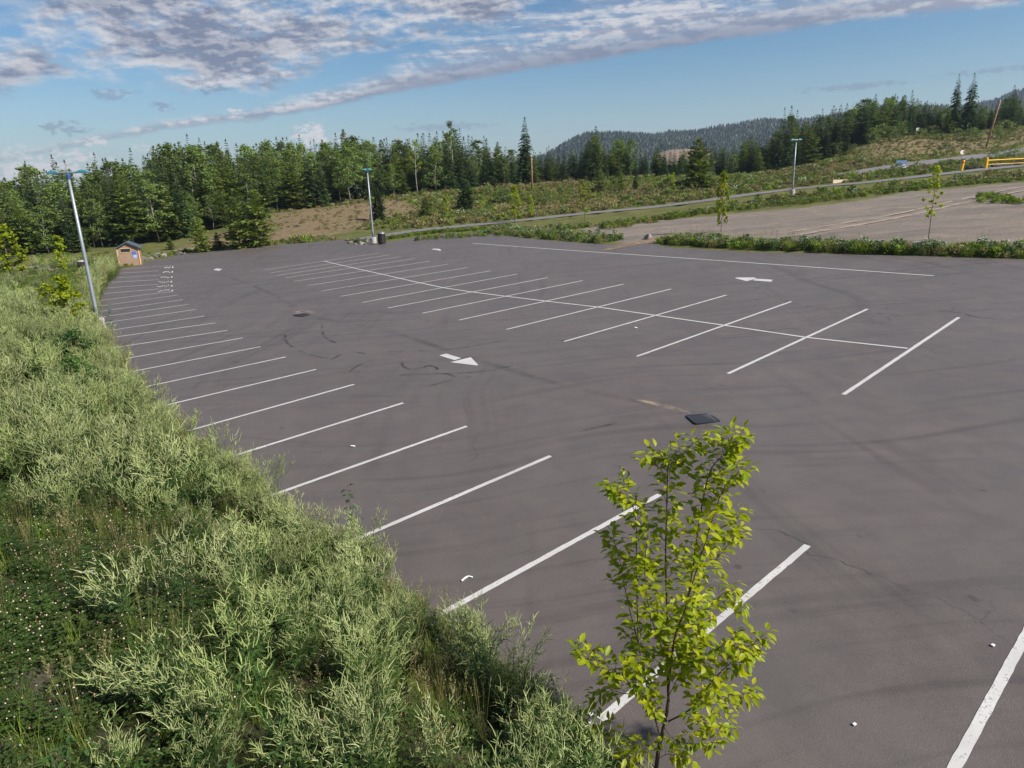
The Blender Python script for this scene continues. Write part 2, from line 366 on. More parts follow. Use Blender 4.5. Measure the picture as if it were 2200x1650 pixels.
GRAVEL_px = [(1250,512),(1330,519),(1345,524),(1412,524),(1425,516),(1600,520),(1800,526),(2000,530),(2230,538),(2230,388),(2100,400),(1960,412),(1840,432),(1700,449),(1500,466),(1350,480),(1250,490)]
GRAV = np.array([at(*p)[:2] for p in GRAVEL_px])
DIRT_px = [((590,455),115),((720,444),121),((850,428),125),((900,440),112),((900,462),104),((820,480),96),((740,500),88),((660,512),84),((560,515),82),((440,530),80),((330,545),79),((420,512),94)]
DIRT = np.array([atY(*p, Yd)[:2] for p, Yd in DIRT_px])
MOUND = np.array([atY(*p, Yd)[:2] for p, Yd in [((1760,350),138),((1850,318),150),((1950,296),156),((2100,286),160),((2300,275),168),((2300,320),142),((2100,322),138),((1960,332),134),((1860,345),130)]])
RUST = np.array([atY(*p, Yd)[:2] for p, Yd in [((1080,408),134),((1350,398),138),((1350,440),100),((1200,452),96),((1080,455),98)]])
SOILP = np.array([ground_hit(*p)[:2] for p in [(-60,1380),(40,1420),(75,1500),(60,1600),(60,1700),(-120,1720)]])
def soft(poly, w): 
    d = dist(poly, xf, yf); i = inside(poly, xf, yf); return sst(-w, w, np.where(i, d, -d))
me = bpy.data.meshes.new('ground'); nx, ny = len(gx), len(gy)
idx = np.arange(nx*ny).reshape(ny, nx)
q = np.stack([idx[:-1, :-1], idx[:-1, 1:], idx[1:, 1:], idx[1:, :-1]], -1).reshape(-1, 4)
me.from_pydata(np.c_[xf, yf, zf].tolist(), [], q.tolist())
for nm, arr in (('gravel', soft(GRAV, .6)), ('dirt', np.maximum(soft(DIRT, 3), .8*soft(MOUND, 4))), ('rust', soft(RUST, 6)), ('soil', soft(SOILP, .7)), ('bank', sst(-.3, .3, np.where(inside(BANK, xf, yf), dist(EDGE, xf, yf, False), -1))*sst(45, 30, yf))):
    a = me.attributes.new(nm, 'FLOAT', 'POINT'); a.data.foreach_set('value', arr.astype(np.float32))
me.polygons.foreach_set('use_smooth', np.ones(len(q), bool))
def ground_mat():
    M, nt, out = mat('grass_and_soil'); P = worldpos(nt)
    def at_(n): a = nt.nodes.new('ShaderNodeAttribute'); a.attribute_name = n; return a.outputs['Fac']
    n1 = noise(nt, P, .35, 6, .65); n2 = noise(nt, P, 3.5, 6, .7); n3 = noise(nt, P, 22, 4, .7)
    grass = ramp(nt, n1, [(.3, (.060, .080, .020)), (.5, (.105, .115, .030)), (.7, (.150, .138, .050))])
    grass = mixc(nt, mapr(nt, n2, .35, .7, 0, .6), grass, (.105, .090, .045))
    rust = ramp(nt, n2, [(.35, (.090, .070, .035)), (.65, (.140, .098, .055))])
    grass = mixc(nt, math_(nt, 'MULTIPLY', at_('rust'), mapr(nt, n1, .35, .6)), grass, rust)
    dirt = ramp(nt, n2, [(.3, (.105, .080, .045)), (.55, (.190, .135, .085)), (.8, (.300, .220, .150))])
    dfac = math_(nt, 'MULTIPLY', at_('dirt'), mapr(nt, noise(nt, P, .55, 6, .7), .34, .52))
    col = mixc(nt, dfac, grass, dirt)
    nb = noise(nt, mapping(nt, P, (.10, .45, 1), R(-22)), 1.0, 6, .65)
    grav = ramp(nt, nb, [(.3, (.115, .102, .090)), (.5, (.175, .148, .124)), (.7, (.250, .200, .158))])
    grav = mixc(nt, mapr(nt, n3, .35, .75, 0, .5), grav, (.24, .20, .175)); grav = mixc(nt, mapr(nt, n2, .50, .72, 0, .6), grav, (.085, .075, .068))
    col = mixc(nt, at_('gravel'), col, grav)
    col = mixc(nt, at_('bank'), col, ramp(nt, n2, [(.35, (.020, .026, .010)), (.65, (.055, .050, .026))]))
    soil = ramp(nt, n3, [(.3, (.10, .078, .064)), (.7, (.22, .18, .155))])
    col = mixc(nt, at_('soil'), col, soil)
    bsdf(nt, out, col, .95, .1, 0, math_(nt, 'ADD', n2, math_(nt, 'MULTIPLY', n3, .4)), .6, .12); return M
me.materials.append(ground_mat())
tag(link('ground', me), 'grassy and gravelly ground around the parking lot', 'ground', kind='structure')

def sheet(name, poly, lift, material, label, cat, zfun=None, step=None):
    bm = bmesh.new(); vs = [bm.verts.new((p[0], p[1], zl(p[0], p[1])+lift)) for p in poly]; bm.faces.new(vs); bmesh.ops.triangulate(bm, faces=bm.faces[:])
    bmesh.ops.recalc_face_normals(bm, faces=bm.faces[:])
    me = bpy.data.meshes.new(name); bm.to_mesh(me); bm.free(); me.materials.append(material)
    if me.polygons and sum(p.normal.z*p.area for p in me.polygons) < 0: me.flip_normals()
    return tag(link(name, me), label, cat, kind='structure')
# uneven lot rim: small ripples where weeds and crumbs eat into the asphalt
def ripple(poly, amp, step):
    o = []
    for i in range(len(poly)):
        a = np.array(poly[i]); b = np.array(poly[(i+1) % len(poly)]); L = np.hypot(*(b-a)); k = max(1, min(80, int(L/step))); nrm = np.array([-(b-a)[1], (b-a)[0]])/max(L, 1e-6)
        for j in range(k):
            o.append(a+(b-a)*j/k+nrm*(RNG.normal(0, amp) if j else 0))
    return np.array(o)
sheet('parking_lot', ripple(LOT, .05, .7), .0, M_ASPH, 'dark asphalt parking lot surface', 'parking lot')

# ribbons that follow the terrain (paths, upper road, tyre tracks in the gravel)
def ribbon(name, pts, widths, lift, material, label, cat, step=1.0, follow=True, edge_attr=False):
    pts = [np.array(p[:2], float) for p in pts]; C = []; Wd = []
    for i in range(len(pts)-1):
        L = np.hypot(*(pts[i+1]-pts[i])); k = max(1, int(L/step))
        p0 = pts[max(i-1, 0)]; p3 = pts[min(i+2, len(pts)-1)]
        for j in range(k):
            t = j/k; a, b = pts[i], pts[i+1]
            C.append(.5*((2*a)+(-p0+b)*t+(2*p0-5*a+4*b-p3)*t*t+(-p0+3*a-3*b+p3)*t**3)); Wd.append(widths[i]*(1-t)+widths[i+1]*t)
    C.append(pts[-1]); Wd.append(widths[-1]); C = np.array(C); T = np.gradient(C, axis=0); T /= np.hypot(T[:, 0], T[:, 1])[:, None]+1e-9
    nr = np.c_[-T[:, 1], T[:, 0]]; cols = 5; V = []; E_ = []
    for k in range(cols):
        u = (k/(cols-1)-.5); q = C+nr*(np.array(Wd)[:, None]*u)
        z = (tz(q[:, 0], q[:, 1], 0) if follow else zl(q[:, 0], q[:, 1]))+lift
        V.append(np.c_[q, z]); E_.append(np.full(len(q), 1-abs(2*u)))
    V = np.stack(V, 1); E_ = np.stack(E_, 1)
    E_[0] *= .0; E_[-1] *= .0
    n = len(C); ii = np.arange(n*cols).reshape(n, cols); f = np.stack([ii[:-1, :-1], ii[1:, :-1], ii[1:, 1:], ii[:-1, 1:]], -1).reshape(-1, 4)
    me = bpy.data.meshes.new(name); me.from_pydata(V.reshape(-1, 3).tolist(), [], f.tolist()); me.materials.append(material)
    a = me.attributes.new('edge', 'FLOAT', 'POINT'); a.data.foreach_set('value', E_.ravel().astype(np.float32))
    if sum(p.normal.z for p in me.polygons) < 0: me.flip_normals()
    return tag(link(name, me), label, cat, kind='structure')
ribbon('path', [at(*p) for p in [(770,516),(880,498),(1000,486),(1130,473),(1260,459),(1400,446),(1520,431),(1640,415),(1750,402),(1850,394),(2000,377),(2120,364),(2260,350)]], [3.4, 3.0, 3, 3, 3, 3, 3, 3, 3, 3.2, 3.6, 4.2, 4.6], .07, M_PATH, 'narrow asphalt path curving through the meadow beyond the lot', 'path')
ribbon('road', [atY(px, py, Yd) for px, py, Yd in [(1805,376,116),(1860,369,118),(1920,361,121),(2000,351,124),(2060,343,126),(2110,336,129),(2260,318,136)]], [3.5, 5, 5, 5, 5, 5, 5], .10, M_PATH, 'upper grey road climbing past the yellow gate', 'road')
M_TRACK = stain('pale_wheel_track', (.36, .285, .22), .25, .55, 1.2, .9)
for k, (dy) in enumerate((0, 9)):
    ribbon('wheel_track', [at(px, py+dy) for px, py in [(1690,500),(1800,482),(1950,455),(2080,425),(2230,394)]], [.7]*5, .03, M_TRACK, 'pale wheel track worn across the gravel yard, %s of two' % ('upper', 'lower')[k], 'wheel track', follow=True)
ribbon('dirt_drive', [at(px, py) for px, py in [(1290,541),(1345,528),(1385,521),(1440,508)]], [.6, 2.2, 3.0, 3.6], .035, stain('tan_dust', (.30, .20, .115), .25, .6, 1.6, .75), 'tan dusty drive between the lot and the gravel yard', 'drive', follow=False)

# ------------------------------------------------------------------ painted markings
def strip(name, a, b, w, lift=.006, label='', cat='parking line'):
    a = np.array(a[:2]); b = np.array(b[:2]); d = (b-a)/np.hypot(*(b-a)); n = np.array([-d[1], d[0]])*w/2
    k = max(2, int(np.hypot(*(b-a))/.12)); V = []; 
    for i in range(k+1):
        p = a+(b-a)*i/k; j = RNG.normal(0, w*.05, 2)
        for sgn, jj in ((1, j[0]), (-1, j[1])): 
            r = p+n*sgn*(1+jj/w); V.append((r[0], r[1], zl(r[0], r[1])+lift))
    me = bpy.data.meshes.new(name); me.from_pydata(V, [], [(2*i, 2*i+1, 2*i+3, 2*i+2) for i in range(k)]); me.materials.append(M_PAINT)
    if me.polygons[0].normal.z < 0: me.flip_normals()
    return tag(link(name, me), label, cat, 'painted white lines of the parking bays', 'structure')
ordi = ['first','second','third','fourth','fifth','sixth','seventh','eighth','ninth','tenth','eleventh','twelfth','thirteenth','fourteenth','fifteenth','sixteenth','seventeenth','eighteenth','nineteenth','twentieth','twenty-first','twenty-second','twenty-third','twenty-fourth']
d0 = at(2200, 1372)-at(2051, 1650)
strip('parking_line', at(2051, 1650)-d0*.6, at(2200, 1372)+d0*.9, .11, label='nearest white bay line, cut off at the right edge of the photo')
for i in range(17):
    strip('parking_line', at(*LKL[i]), at(*LK[i]), .11, label='white bay line along the weedy bank, %s from the young tree' % ordi[i])
for i, (a, b) in enumerate(FARL):
    strip('parking_line', at(*a), at(*b), .11, label='faint white bay line at the far end of the bank row, %s before the shed' % ordi[6-i])
for i in range(17):
    strip('parking_line', at(*CRL[i]), at(*CRR[i]), .11, label='white bay line of the middle double row, %s from the near end' % ordi[i])
def polyline(name, px, w, label):
    P = [at(*p) for p in px]; MBs = []
    V = []; pts = []
    for i in range(len(P)-1):
        k = 8
        for j in range(k): pts.append(P[i]+(P[i+1]-P[i])*j/k)
    pts.append(P[-1]); pts = np.array(pts)[:, :2]; T = np.gradient(pts, axis=0); T /= np.hypot(T[:, 0], T[:, 1])[:, None]; nr = np.c_[-T[:, 1], T[:, 0]]*w/2
    for p, n in zip(pts, nr):
        for s in (1, -1): V.append((p[0]+s*n[0], p[1]+s*n[1], zl(*(p+s*n))+.010))
    me = bpy.data.meshes.new(name); me.from_pydata(V, [], [(2*i, 2*i+1, 2*i+3, 2*i+2) for i in range(len(pts)-1)]); me.materials.append(M_PAINT)
    if me.polygons[0].normal.z < 0: me.flip_normals()
    return tag(link(name, me), label, 'parking line', 'painted white lines of the parking bays', 'structure')
polyline('parking_line', [(695,561),(762,576.5),(830,591.5),(893,606),(952,618.5),(1020,628.5),(1088,637),(1178,648),(1284,660),(1408,678),(1553,699),(1733,725.5),(1950,749)], .11, 'long white spine line down the middle double row')
polyline('parking_line', [(1015,523),(1265,541),(1515,558),(1790,577.5),(2006,593)], .13, 'long white line parallel to the far hedge')
def marking(name, polys, label):
    V = []; Fc = []
    for pg in polys:
        k = len(V)
        for p in pg: q = at(*p); V.append((q[0], q[1], zl(q[0], q[1])+.007))
        Fc.append(tuple(range(k, k+len(pg))))
    me = bpy.data.meshes.new(name); me.from_pydata(V, [], Fc); me.materials.append(M_PAINT)
    for p in me.polygons:
        if p.normal.z < 0: p.flip()
    me.update()
    return tag(link(name, me), label, 'arrow marking', 'painted white direction arrows', 'structure')
def zp(x0, y0, s, pts): return [(x0+p[0]/s, y0+p[1]/s) for p in pts]
marking('arrow_marking', [zp(830, 720, 7.333, [(832,322),(945,293),(1180,364),(1075,396)]), zp(830, 720, 7.333, [(1008,430),(1330,350),(1442,466),(1436,482)])], 'white arrow pointing to the near drain among the tyre marks')
marking('arrow_marking', [zp(1560, 580, 18.333, [(335,325),(430,300),(1130,300),(1165,350),(810,445)]), zp(1560, 580, 18.333, [(1060,415),(1165,345),(1840,390),(1770,470)])], 'white arrow beside the long line near the far hedge')
marking('arrow_marking', [[(927,536),(931,534.5),(943,534.5),(948,537),(946,539),(938,537.5)]], 'small white arrow near the trash can')
marking('arrow_marking', [[(458,580),(465,577),(477,578),(471,582)]], 'small white arrow at the far left of the lot')
# stencilled bay ends before the shed
for i, (xa, ya, xb) in enumerate([(353,575,373),(350,585,372),(345,596,371),(341,606,370),(338,615,371),(340,625,372)]):
    pol = []
    for j in range(6):
        u = xa+(xb-xa-6)*j/6; yy = ya-(u-xa)*.06+random.choice((-1, 0, 1)); pol.append([(u, yy+1.4), (u+.3, yy-.6), (u+random.choice((1.5, 2.6)), yy-.8), (u+2.0, yy+1.2)])
    pol.append([(xb-4, ya-.2), (xb-2.5, ya-2.6), (xb, ya-2.2), (xb-.5, ya+.4), (xb-2.5, ya+1)])
    o = marking('bay_stencil', pol, 'white stencil at the mouth of the %s bay before the shed' % ordi[5-i]); o['category'] = 'bay stencil'; o['group'] = 'white stencils at the far left bays'
for i, pts in enumerate([[(853,806),(900,805),(950,803),(1000,801),(1040,797),(1115,784)], [(830,756),(900,754),(950,752),(1000,746),(1060,736),(1105,727)]]):
    ribbon('tyre_mark', [at(*p) for p in pts], [.13]*len(pts), .004, M_TYRE, ('long dark tyre mark below the near arrow', 'long dark tyre mark above the near arrow')[i], 'tyre mark', .2, False)
for i, (pts, lab) in enumerate([
    ([(864,778),(867,788),(880,793),(905,792),(918,785),(932,786)], 'squiggled black tyre mark left of the near arrow'),
    ([(890,797),(905,790),(925,786),(938,790),(940,797)], 'short curled tyre mark under the near arrow tail'),
    ([(948,802),(965,805),(985,812),(990,816)], 'short hooked tyre mark under the near arrow head'),
    ([(692,697),(694,718),(706,730),(724,737)], 'hooked tyre mark up the aisle'),
    ([(612,719),(616,735),(636,750),(668,763),(705,770)], 'broad curved tyre mark beside the bank row'),
    ([(712,774),(728,764),(742,759),(762,757),(790,760)], 'wavy tyre mark left of the near arrow'),
    ([(750,800),(768,786),(790,778),(812,768)], 'thin forked tyre mark between the bank row and the near arrow'),
    ([(915,832),(950,822),(985,814),(1020,808)], 'faint tyre mark below the near arrow'),
    ([(1250,925),(1290,917),(1330,908)], 'faint straight tyre mark left of the near drain')]):
    ribbon('tyre_mark', [at(*p) for p in pts], [.15]*len(pts), .0045+.0003*i, M_TYRE, lab, 'tyre mark', .15, False)
ribbon('pavement_seam', [at(*p) for p in [(470,588),(540,612),(600,640),(650,672),(720,690),(830,710),(940,745),(1080,790),(1230,832),(1400,868),(1500,893)]], [.45]*11, .0025, M_DAMP, 'dark seam along the low line of the aisle', 'seam', .5, False)
ribbon('silt_streak', [at(*p) for p in [(1362,858),(1400,866),(1440,876),(1470,884),(1492,892)]], [.16, .3, .34, .26, .12], .006, M_SILT, 'tan dried silt streak leading to the near drain', 'stain', .2, False)
ribbon('silt_streak', [at(*p) for p in [(632,669),(645,670),(660,672),(672,674)]], [.5, 1.0, 1.0, .4], .006, M_SILT, 'tan silt patch over the far drain', 'stain', .2, False)

# drains: cast frame with bars over a dark sump
M_IRON = simple('cast_iron', (.035, .035, .042), .5, .4, .5, var=.2)
def drain(px, size, label, rz):
    p = at(*px); e = empty('storm_drain', (p[0], p[1], zl(p[0], p[1])+.004), rz)
    a = MB(); w = size/2
    for sx, sy, lx, ly in ((0, w, size, .05), (0, -w, size, .05), (w, 0, .05, size-.05), (-w, 0, .05, size-.05)): a.box((sx, sy, .007), (lx, ly, .014))
    a.build('frame', M_IRON, e)
    g = MB(); g.box((0, 0, .002), (size-.05, size-.05, .004)); g.build('sump', M_DARK, e)
    b = MB(); nb = 8
    for i in range(nb): b.box((-w+size*(i+.5)/nb, 0, .0085), (.035, size-.052, .008))
    b.build('grate', simple('worn_bar', (.075, .075, .09), .5, .4, .4), e)
    tag(e, label, 'drain')
drain((1510, 900), .58, 'square iron storm drain beyond the young tree', R(8))
drain((655, 676), .78, 'storm drain in the aisle, half covered with silt', R(50))

# ------------------------------------------------------------------ posts, shed, bins and signs
def top_h(p, px_y):                            # height so that the top of a vertical thing at p reaches picture row px_y
    lo, hi = 0, 60
    for _ in range(50):
        mid = (lo+hi)/2; y = pix(p[0], p[1], p[2]+mid)[1]
        if y > px_y: lo = mid
        else: hi = mid
    return lo
def onlot(px, py): p = at(px, py); return np.array([p[0], p[1], zl(p[0], p[1])])
def ongr(px, py, Y=None):
    p = atY(px, py, Y) if Y else at(px, py); return np.array([p[0], p[1], tz1(p[0], p[1])])
def lamp(base, ytop, label, ang, heads, arm):
    h = top_h(base, ytop); e = empty('lamp_post', base)
    b = MB(); b.lathe([(.30, -.3), (.30, .5), (.27, .56), (.10, .57)], 20); b.build('base', M_CONC, e)
    f = MB(); f.box((0, 0, .585), (.36, .36, .03)); 
    for sx in (-1, 1):
        for sy in (-1, 1): f.lathe([(.018, .6), (.018, .66)], 8, (sx*.13, sy*.13, 0))
    f.build('flange', M_GALV, e)
    p = MB(); p.tube([(0, 0, .6), (0, 0, 1.2), (0, 0, h*.5), (0, 0, h-.25)], [.10, .097, .082, .062], 14, cap=True); p.build('pole', M_GALV, e, True)
    c = MB(); c.lathe([(.085, h-.32), (.09, h-.12), (.07, h-.05)], 12); c.build('collar', simple('blue_collar', (.03, .07, .22), .5, .3), e)
    d = Vector((math.cos(ang), math.sin(ang), 0))
    if arm: a = MB(); a.tube([d*-arm+Vector((0, 0, h-.02)), d*arm+Vector((0, 0, h-.02))], [.045, .045], 8); a.build('cross_arm', M_GALV, e)
    for s in heads:
        hd = MB(); Mr = Matrix.Rotation(ang, 3, 'Z'); c0 = d*(s*(arm+.24 if arm else .16))+Vector((0, 0, h))
        hd.box(c0, (.50 if arm else .62, .30, .08), Mr, top=(.92, .86)); hd.box(c0+Vector((0, 0, .06)), (.30, .22, .04), Mr, top=(.8, .8))
        o = hd.build('lamp_head', M_TEAL, e)
        l = MB(); l.box(c0-Vector((0, 0, .05)), (.4, .22, .02), Mr); l.build('lens', M_LAMPG, o)
    return tag(e, label, 'lamp post', 'lamp posts around the parking lot')
lamp(onlot(214, 706), 370, 'tall grey lamp post with two teal heads rising from the weedy bank', R(8), (-1, 1), .42)
lamp(onlot(803, 522), 364, 'grey lamp post beside the dark trash can at the back of the lot', R(20), (-1, 1), 0)
lamp(ongr(1702, 418), 300, 'grey lamp post beside the asphalt path, before the dark trees', R(5), (-1, 1), .2)

def shed():
    p = onlot(283, 568); s = 2.35; e = empty('outhouse', p, R(22), .84)
    w, dp, h = 2.25, 2.6, 2.05; rg = .62
    a = MB(); x, y = w/2, dp/2
    a.add([(-x, -y, -.2), (x, -y, -.2), (x, y, -.2), (-x, y, -.2), (-x, -y, h), (x, -y, h), (x, y, h), (-x, y, h), (0, -y, h+rg), (0, y, h+rg)],
          [(0, 1, 5, 8, 4), (1, 2, 6, 5), (2, 3, 7, 9, 6), (3, 0, 4, 7), (4, 8, 9, 7), (5, 6, 9, 8)]); a.build('wall', M_TAN, e)
    for sx in (-1, 1):
        t = MB(); t.box((sx*(x+.005), -y-.005, h/2-.1), (.12, .12, h+.1)); t.build('corner_post', M_TRIMT, e)
    r = MB()
    for sx in (-1, 1):
        n = Vector((sx*rg, 0, x)).normalized(); A = Vector((0, 0, h+rg+.03)); B = Vector((sx*(x+.28), 0, h+.03-rg*.28/x))
        V = []
        for yy in (-y-.32, y+.25):
            for q in (A, B): V.append(q+Vector((0, yy, 0)))
        V += [v+n*.08 for v in V]
        r.add(V, [(0, 1, 3, 2), (4, 6, 7, 5), (0, 4, 5, 1), (2, 3, 7, 6), (1, 5, 7, 3), (0, 2, 6, 4)])
        for k in range(1, 7):
            q = A.lerp(B, k/7)+n*.085; r.box(q, (.03, dp+.57, .03))
    r.build('roof', M_ROOFM, e)
    wv = MB(); wv.box((-.25, -y-.012, h-.28), (1.05, .03, .42)); wo = wv.build('window', M_DARK, e)
    fr = MB()
    for cx, cz, lx, lz in ((-.25, h-.05, 1.15, .06), (-.25, h-.51, 1.15, .06), (-.80, h-.28, .06, .42), (.30, h-.28, .06, .42)): fr.box((cx, -y-.022, cz), (lx, .045, lz))
    fr.build('frame', M_TRIMT, wo)
    sg = MB(); sg.box((.62, -y-.016, 1.42), (.40, .022, .34)); so = sg.build('sign', M_BLUE, e)
    sg = MB(); sg.box((.66, -y-.018, 1.02), (.36, .022, .36)); sg.build('sign', simple('pale_blue_sign', (.30, .38, .75), .5, .3, var=.3, scale=9), e)
    d = MB(); d.box((x+.012, .1, .98), (.03, .95, 1.95)); d.build('door', simple('brown_door', (.30, .17, .10), .6, .3), e)
    vt = MB(); vt.lathe([(.08, h), (.08, h+1.0), (.1, h+1.02)], 10, (.5, .9, 0)); vt.build('vent_pipe', M_DARK, e)
    return tag(e, 'small tan outhouse with a dark gabled roof and blue signs', 'outhouse')
shed()
def bin_(p, label, h=1.05, r=.33, lidm=None):
    e = empty('trash_can', p); b = MB(); b.lathe([(r*.92, 0), (r*.95, .04), (r, .08), (r, h*.78), (r*1.05, h*.79), (r*1.05, h*.83)], 20); b.build('body', M_BROWNB, e)
    s = MB()
    for k in range(20):
        a = k*math.pi/10; s.box((math.cos(a)*(r+.012), math.sin(a)*(r+.012), h*.43), (.02, .06, h*.66), Matrix.Rotation(a, 3, 'Z'))
    s.build('slats', M_BROWNB, e)
    l = MB(); l.lathe([(r*1.06, h*.835), (r*.95, h*.9), (r*.6, h*.98), (r*.15, h)], 20); l.build('lid', lidm or M_BROWNB, e)
    tag(e, label, 'trash can')
bin_(onlot(821, 524), 'dark brown round trash can beside the lamp post at the back of the lot', 1.2, .36, simple('grey_bin_lid', (.16, .16, .17), .4, .4, .3))
bin_(ongr(178, 581), 'dark trash can with a pale lid before the rocks, left of the outhouse', .95, .34, simple('dull_bin_lid', (.30, .30, .31), .5, .3))

def utility(base, ytop, label, lean=0.0, arm=True):
    h = top_h(base, ytop); e = empty('utility_pole', base); e.rotation_euler = (0, lean, 0)
    p = MB(); p.tube([(0, 0, -.5), (0, 0, h*.5), (0, 0, h)], [.17, .145, .115], 10); p.build('pole', M_WOODP, e, True)
    i = MB(); i.lathe([(.05, h), (.03, h+.1), (.07, h+.14), (.05, h+.25)], 8); i.build('insulator', M_WSIGN, e)
    t = MB(); t.tube([(.15, 0, h-.5), (.15, 0, h-.2)], [.05, .05], 8); t.build('bracket', M_GALV, e)
    tag(e, label, 'utility pole', 'wooden utility poles'); return Vector(base)+Matrix.Rotation(lean, 3, 'Y')@Vector((0, 0, h+.2))
u1 = utility(ongr(1144, 424, 128), 337, 'reddish wooden utility pole before the forest, in the middle of the meadow')
u2 = utility(ongr(2116, 332, 140), 217, 'leaning brown utility pole above the yellow gate', .17)
def wire(a, b, sag, label):
    m_ = MB(); pts = [Vector(a).lerp(Vector(b), t)-Vector((0, 0, sag*4*t*(1-t))) for t in np.linspace(0, 1, 25)]; m_.tube(pts, [.022]*25, 4)
    tag(m_.build('power_line', M_BLACKW), label, 'power line')
wire(u1, u2, 1.2, 'thin power line strung between the two wooden utility poles')
wire(u1, atY(-120, 470, 120)+np.array([0, 0, 3.]), 2.0, 'thin power line running from the middle utility pole towards the outhouse')

def gate():
    a = ongr(2066, 359, 103); b = ongr(2118, 356, 104)
    p = ongr(2066, 359, 103); h = 1.45
    e = empty('gate_post', p); m_ = MB(); m_.lathe([(.2, -.2), (.2, h), (.16, h+.06)], 14); m_.build('post', M_YELP, e); m_ = MB(); m_.lathe([(.205, h-.35), (.205, h-.2)], 14); m_.build('band', M_RED, e)
    e.rotation_euler = (0, .10, 0)
    tag(e, 'leaning yellow gate post left of the path gap', 'gate post')
    e = empty('barrier_gate', b, math.atan2(1.2, 9)); m_ = MB(); m_.lathe([(.22, -.2), (.22, h), (.17, h+.06)], 14); m_.build('post', M_YELP, e)
    m_ = MB(); m_.tube([(.2, 0, 1.12), (7.6, 0, 1.22)], [.09, .09], 10); m_.build('rail', M_YELP, e)
    m_ = MB(); m_.tube([(.2, 0, .55), (7.6, 0, .62)], [.045, .045], 8); m_.build('lower_rail', M_YELP, e)
    for k in range(1, 5):
        m_ = MB(); m_.tube([(k*1.5, 0, .55), (k*1.5, 0, 1.15)], [.03, .03], 6); m_.build('strut', M_RED, e)
    tag(e, 'yellow barrier gate with red struts across the upper road', 'gate')
gate()
def sign(p, h, w, hh, mface, label, round_=False, band=None, rz=0.0):
    e = empty('road_sign', p, rz); m_ = MB(); m_.tube([(0, 0, -.2), (0, 0, h)], [.035, .035], 6); m_.build('post', M_GALV, e)
    m_ = MB()
    if round_: m_.tube([(0, -.06, h+hh*.2), (0, -.03, h+hh*.2)], [w/2, w/2], 20)
    else: m_.box((0, -.05, h), (w, .03, hh))
    m_.build('panel', mface, e)
    if band:
        m_ = MB(); m_.box((w*.3, -.072, h+hh*.25), (w*.4, .012, hh*.35), Matrix.Rotation(.5, 3, 'Y')); m_.build('band', band, e)
    tag(e, label, 'sign')
p = ongr(1934, 372, 112); sign(p, top_h(p, 350), 1.7, .75, simple('faded_blue_sign', (.14, .22, .38), .5, .3), 'faded blue rectangular sign beside the upper road')
p = ongr(1941, 372, 110); sign(p, top_h(p, 358), .45, .6, M_WSIGN, 'small white and red marker just below the faded blue sign', band=M_RED)
p = ongr(2064, 350, 106); sign(p, top_h(p, 329), .62, .62, M_WSIGN, 'round white sign with a red edge above the leaning gate post', True, M_RED)
p = ongr(1970, 291, 152); sign(p, top_h(p, 278), .6, .6, M_WSIGN, 'tiny white sign on the rise below the dark trees')
p = ongr(1802, 400, 101); e = empty('concrete_block', p, R(8)); m_ = MB(); m_.box((0, 0, .22), (2.2, .55, .5), top=(.98, .8)); m_.build('body', M_BLOCK, e)
m_ = MB(); m_.box((-.6, 0, .49), (.12, .12, .05)); m_.build('lifting_lug', M_CONC, e); m_ = MB(); m_.box((.6, 0, .49), (.12, .12, .05)); m_.build('lifting_lug', M_CONC, e)
tag(e, 'pale tan concrete block beside the path', 'concrete block')

# rocks
def rock_mesh(seed, mt):
    r = random.Random(seed); bm = bmesh.new(); bmesh.ops.create_icosphere(bm, subdivisions=3, radius=1)
    cuts = [(Vector((r.gauss(0, 1), r.gauss(0, 1), r.gauss(0, 1))).normalized(), r.uniform(.55, .9)) for _ in range(9)]
    sc = Vector((r.uniform(.8, 1.3), r.uniform(.7, 1.0), r.uniform(.55, .8)))
    for v in bm.verts:
        for n, d in cuts:
            k = v.co.dot(n)-d
            if k > 0: v.co -= n*k*.95
        v.co = Vector((v.co.x*sc.x, v.co.y*sc.y, v.co.z*sc.z))+Vector((r.gauss(0, .012),)*3)
    me = bpy.data.meshes.new('rock'); bm.to_mesh(me); bm.free(); me.materials.append(mt); return me
ROCKS = [rock_mesh(k, M_ROCK) for k in range(6)]; ROCKD = [rock_mesh(k+20, M_ROCKD) for k in range(4)]
def rock(p, s, label, group, lib=ROCKS):
    o = link('rock', random.choice(lib)); o.location = (p[0], p[1], p[2]+s*.2); o.scale = (s,)*3; o.rotation_euler = (rv(-.3, .3), rv(-.3, .3), rv(0, 6)); tag(o, label, 'rock', group)
for k in range(62):
    t = rv(0, 1); px = t*262-8; py = 592-t*22+rv(-9, 8); rock(ongr(px, py), rv(.18, .48), 'grey rock in the boulder row left of the outhouse', 'boulder row left of the outhouse')
for k in range(46):
    t = rv(0, 1)**1.3; px = 308+t*115; py = 560-t*20+rv(-7, 1); rock(ongr(px, py), rv(.15, .42), 'grey rock in the boulder row right of the outhouse', 'boulder row right of the outhouse')
for k in range(22): px = rv(745, 790); rock(onlot(px, 524-abs(px-770)*.05+rv(-6, 2)), rv(.10, .30), 'rock in the weedy pile left of the middle lamp post', 'rock pile at the lamp post')
for k in range(26): px = rv(2074, 2200); rock(ongr(px, 353-(px-2074)*.06+rv(-8, 0), 106), rv(.3, .7), 'dark rock heaped behind the yellow gate posts', 'dark rocks behind the gate', ROCKD)
rock(onlot(1393, 514), .42, 'lone grey boulder at the mouth of the dirt drive', None); 

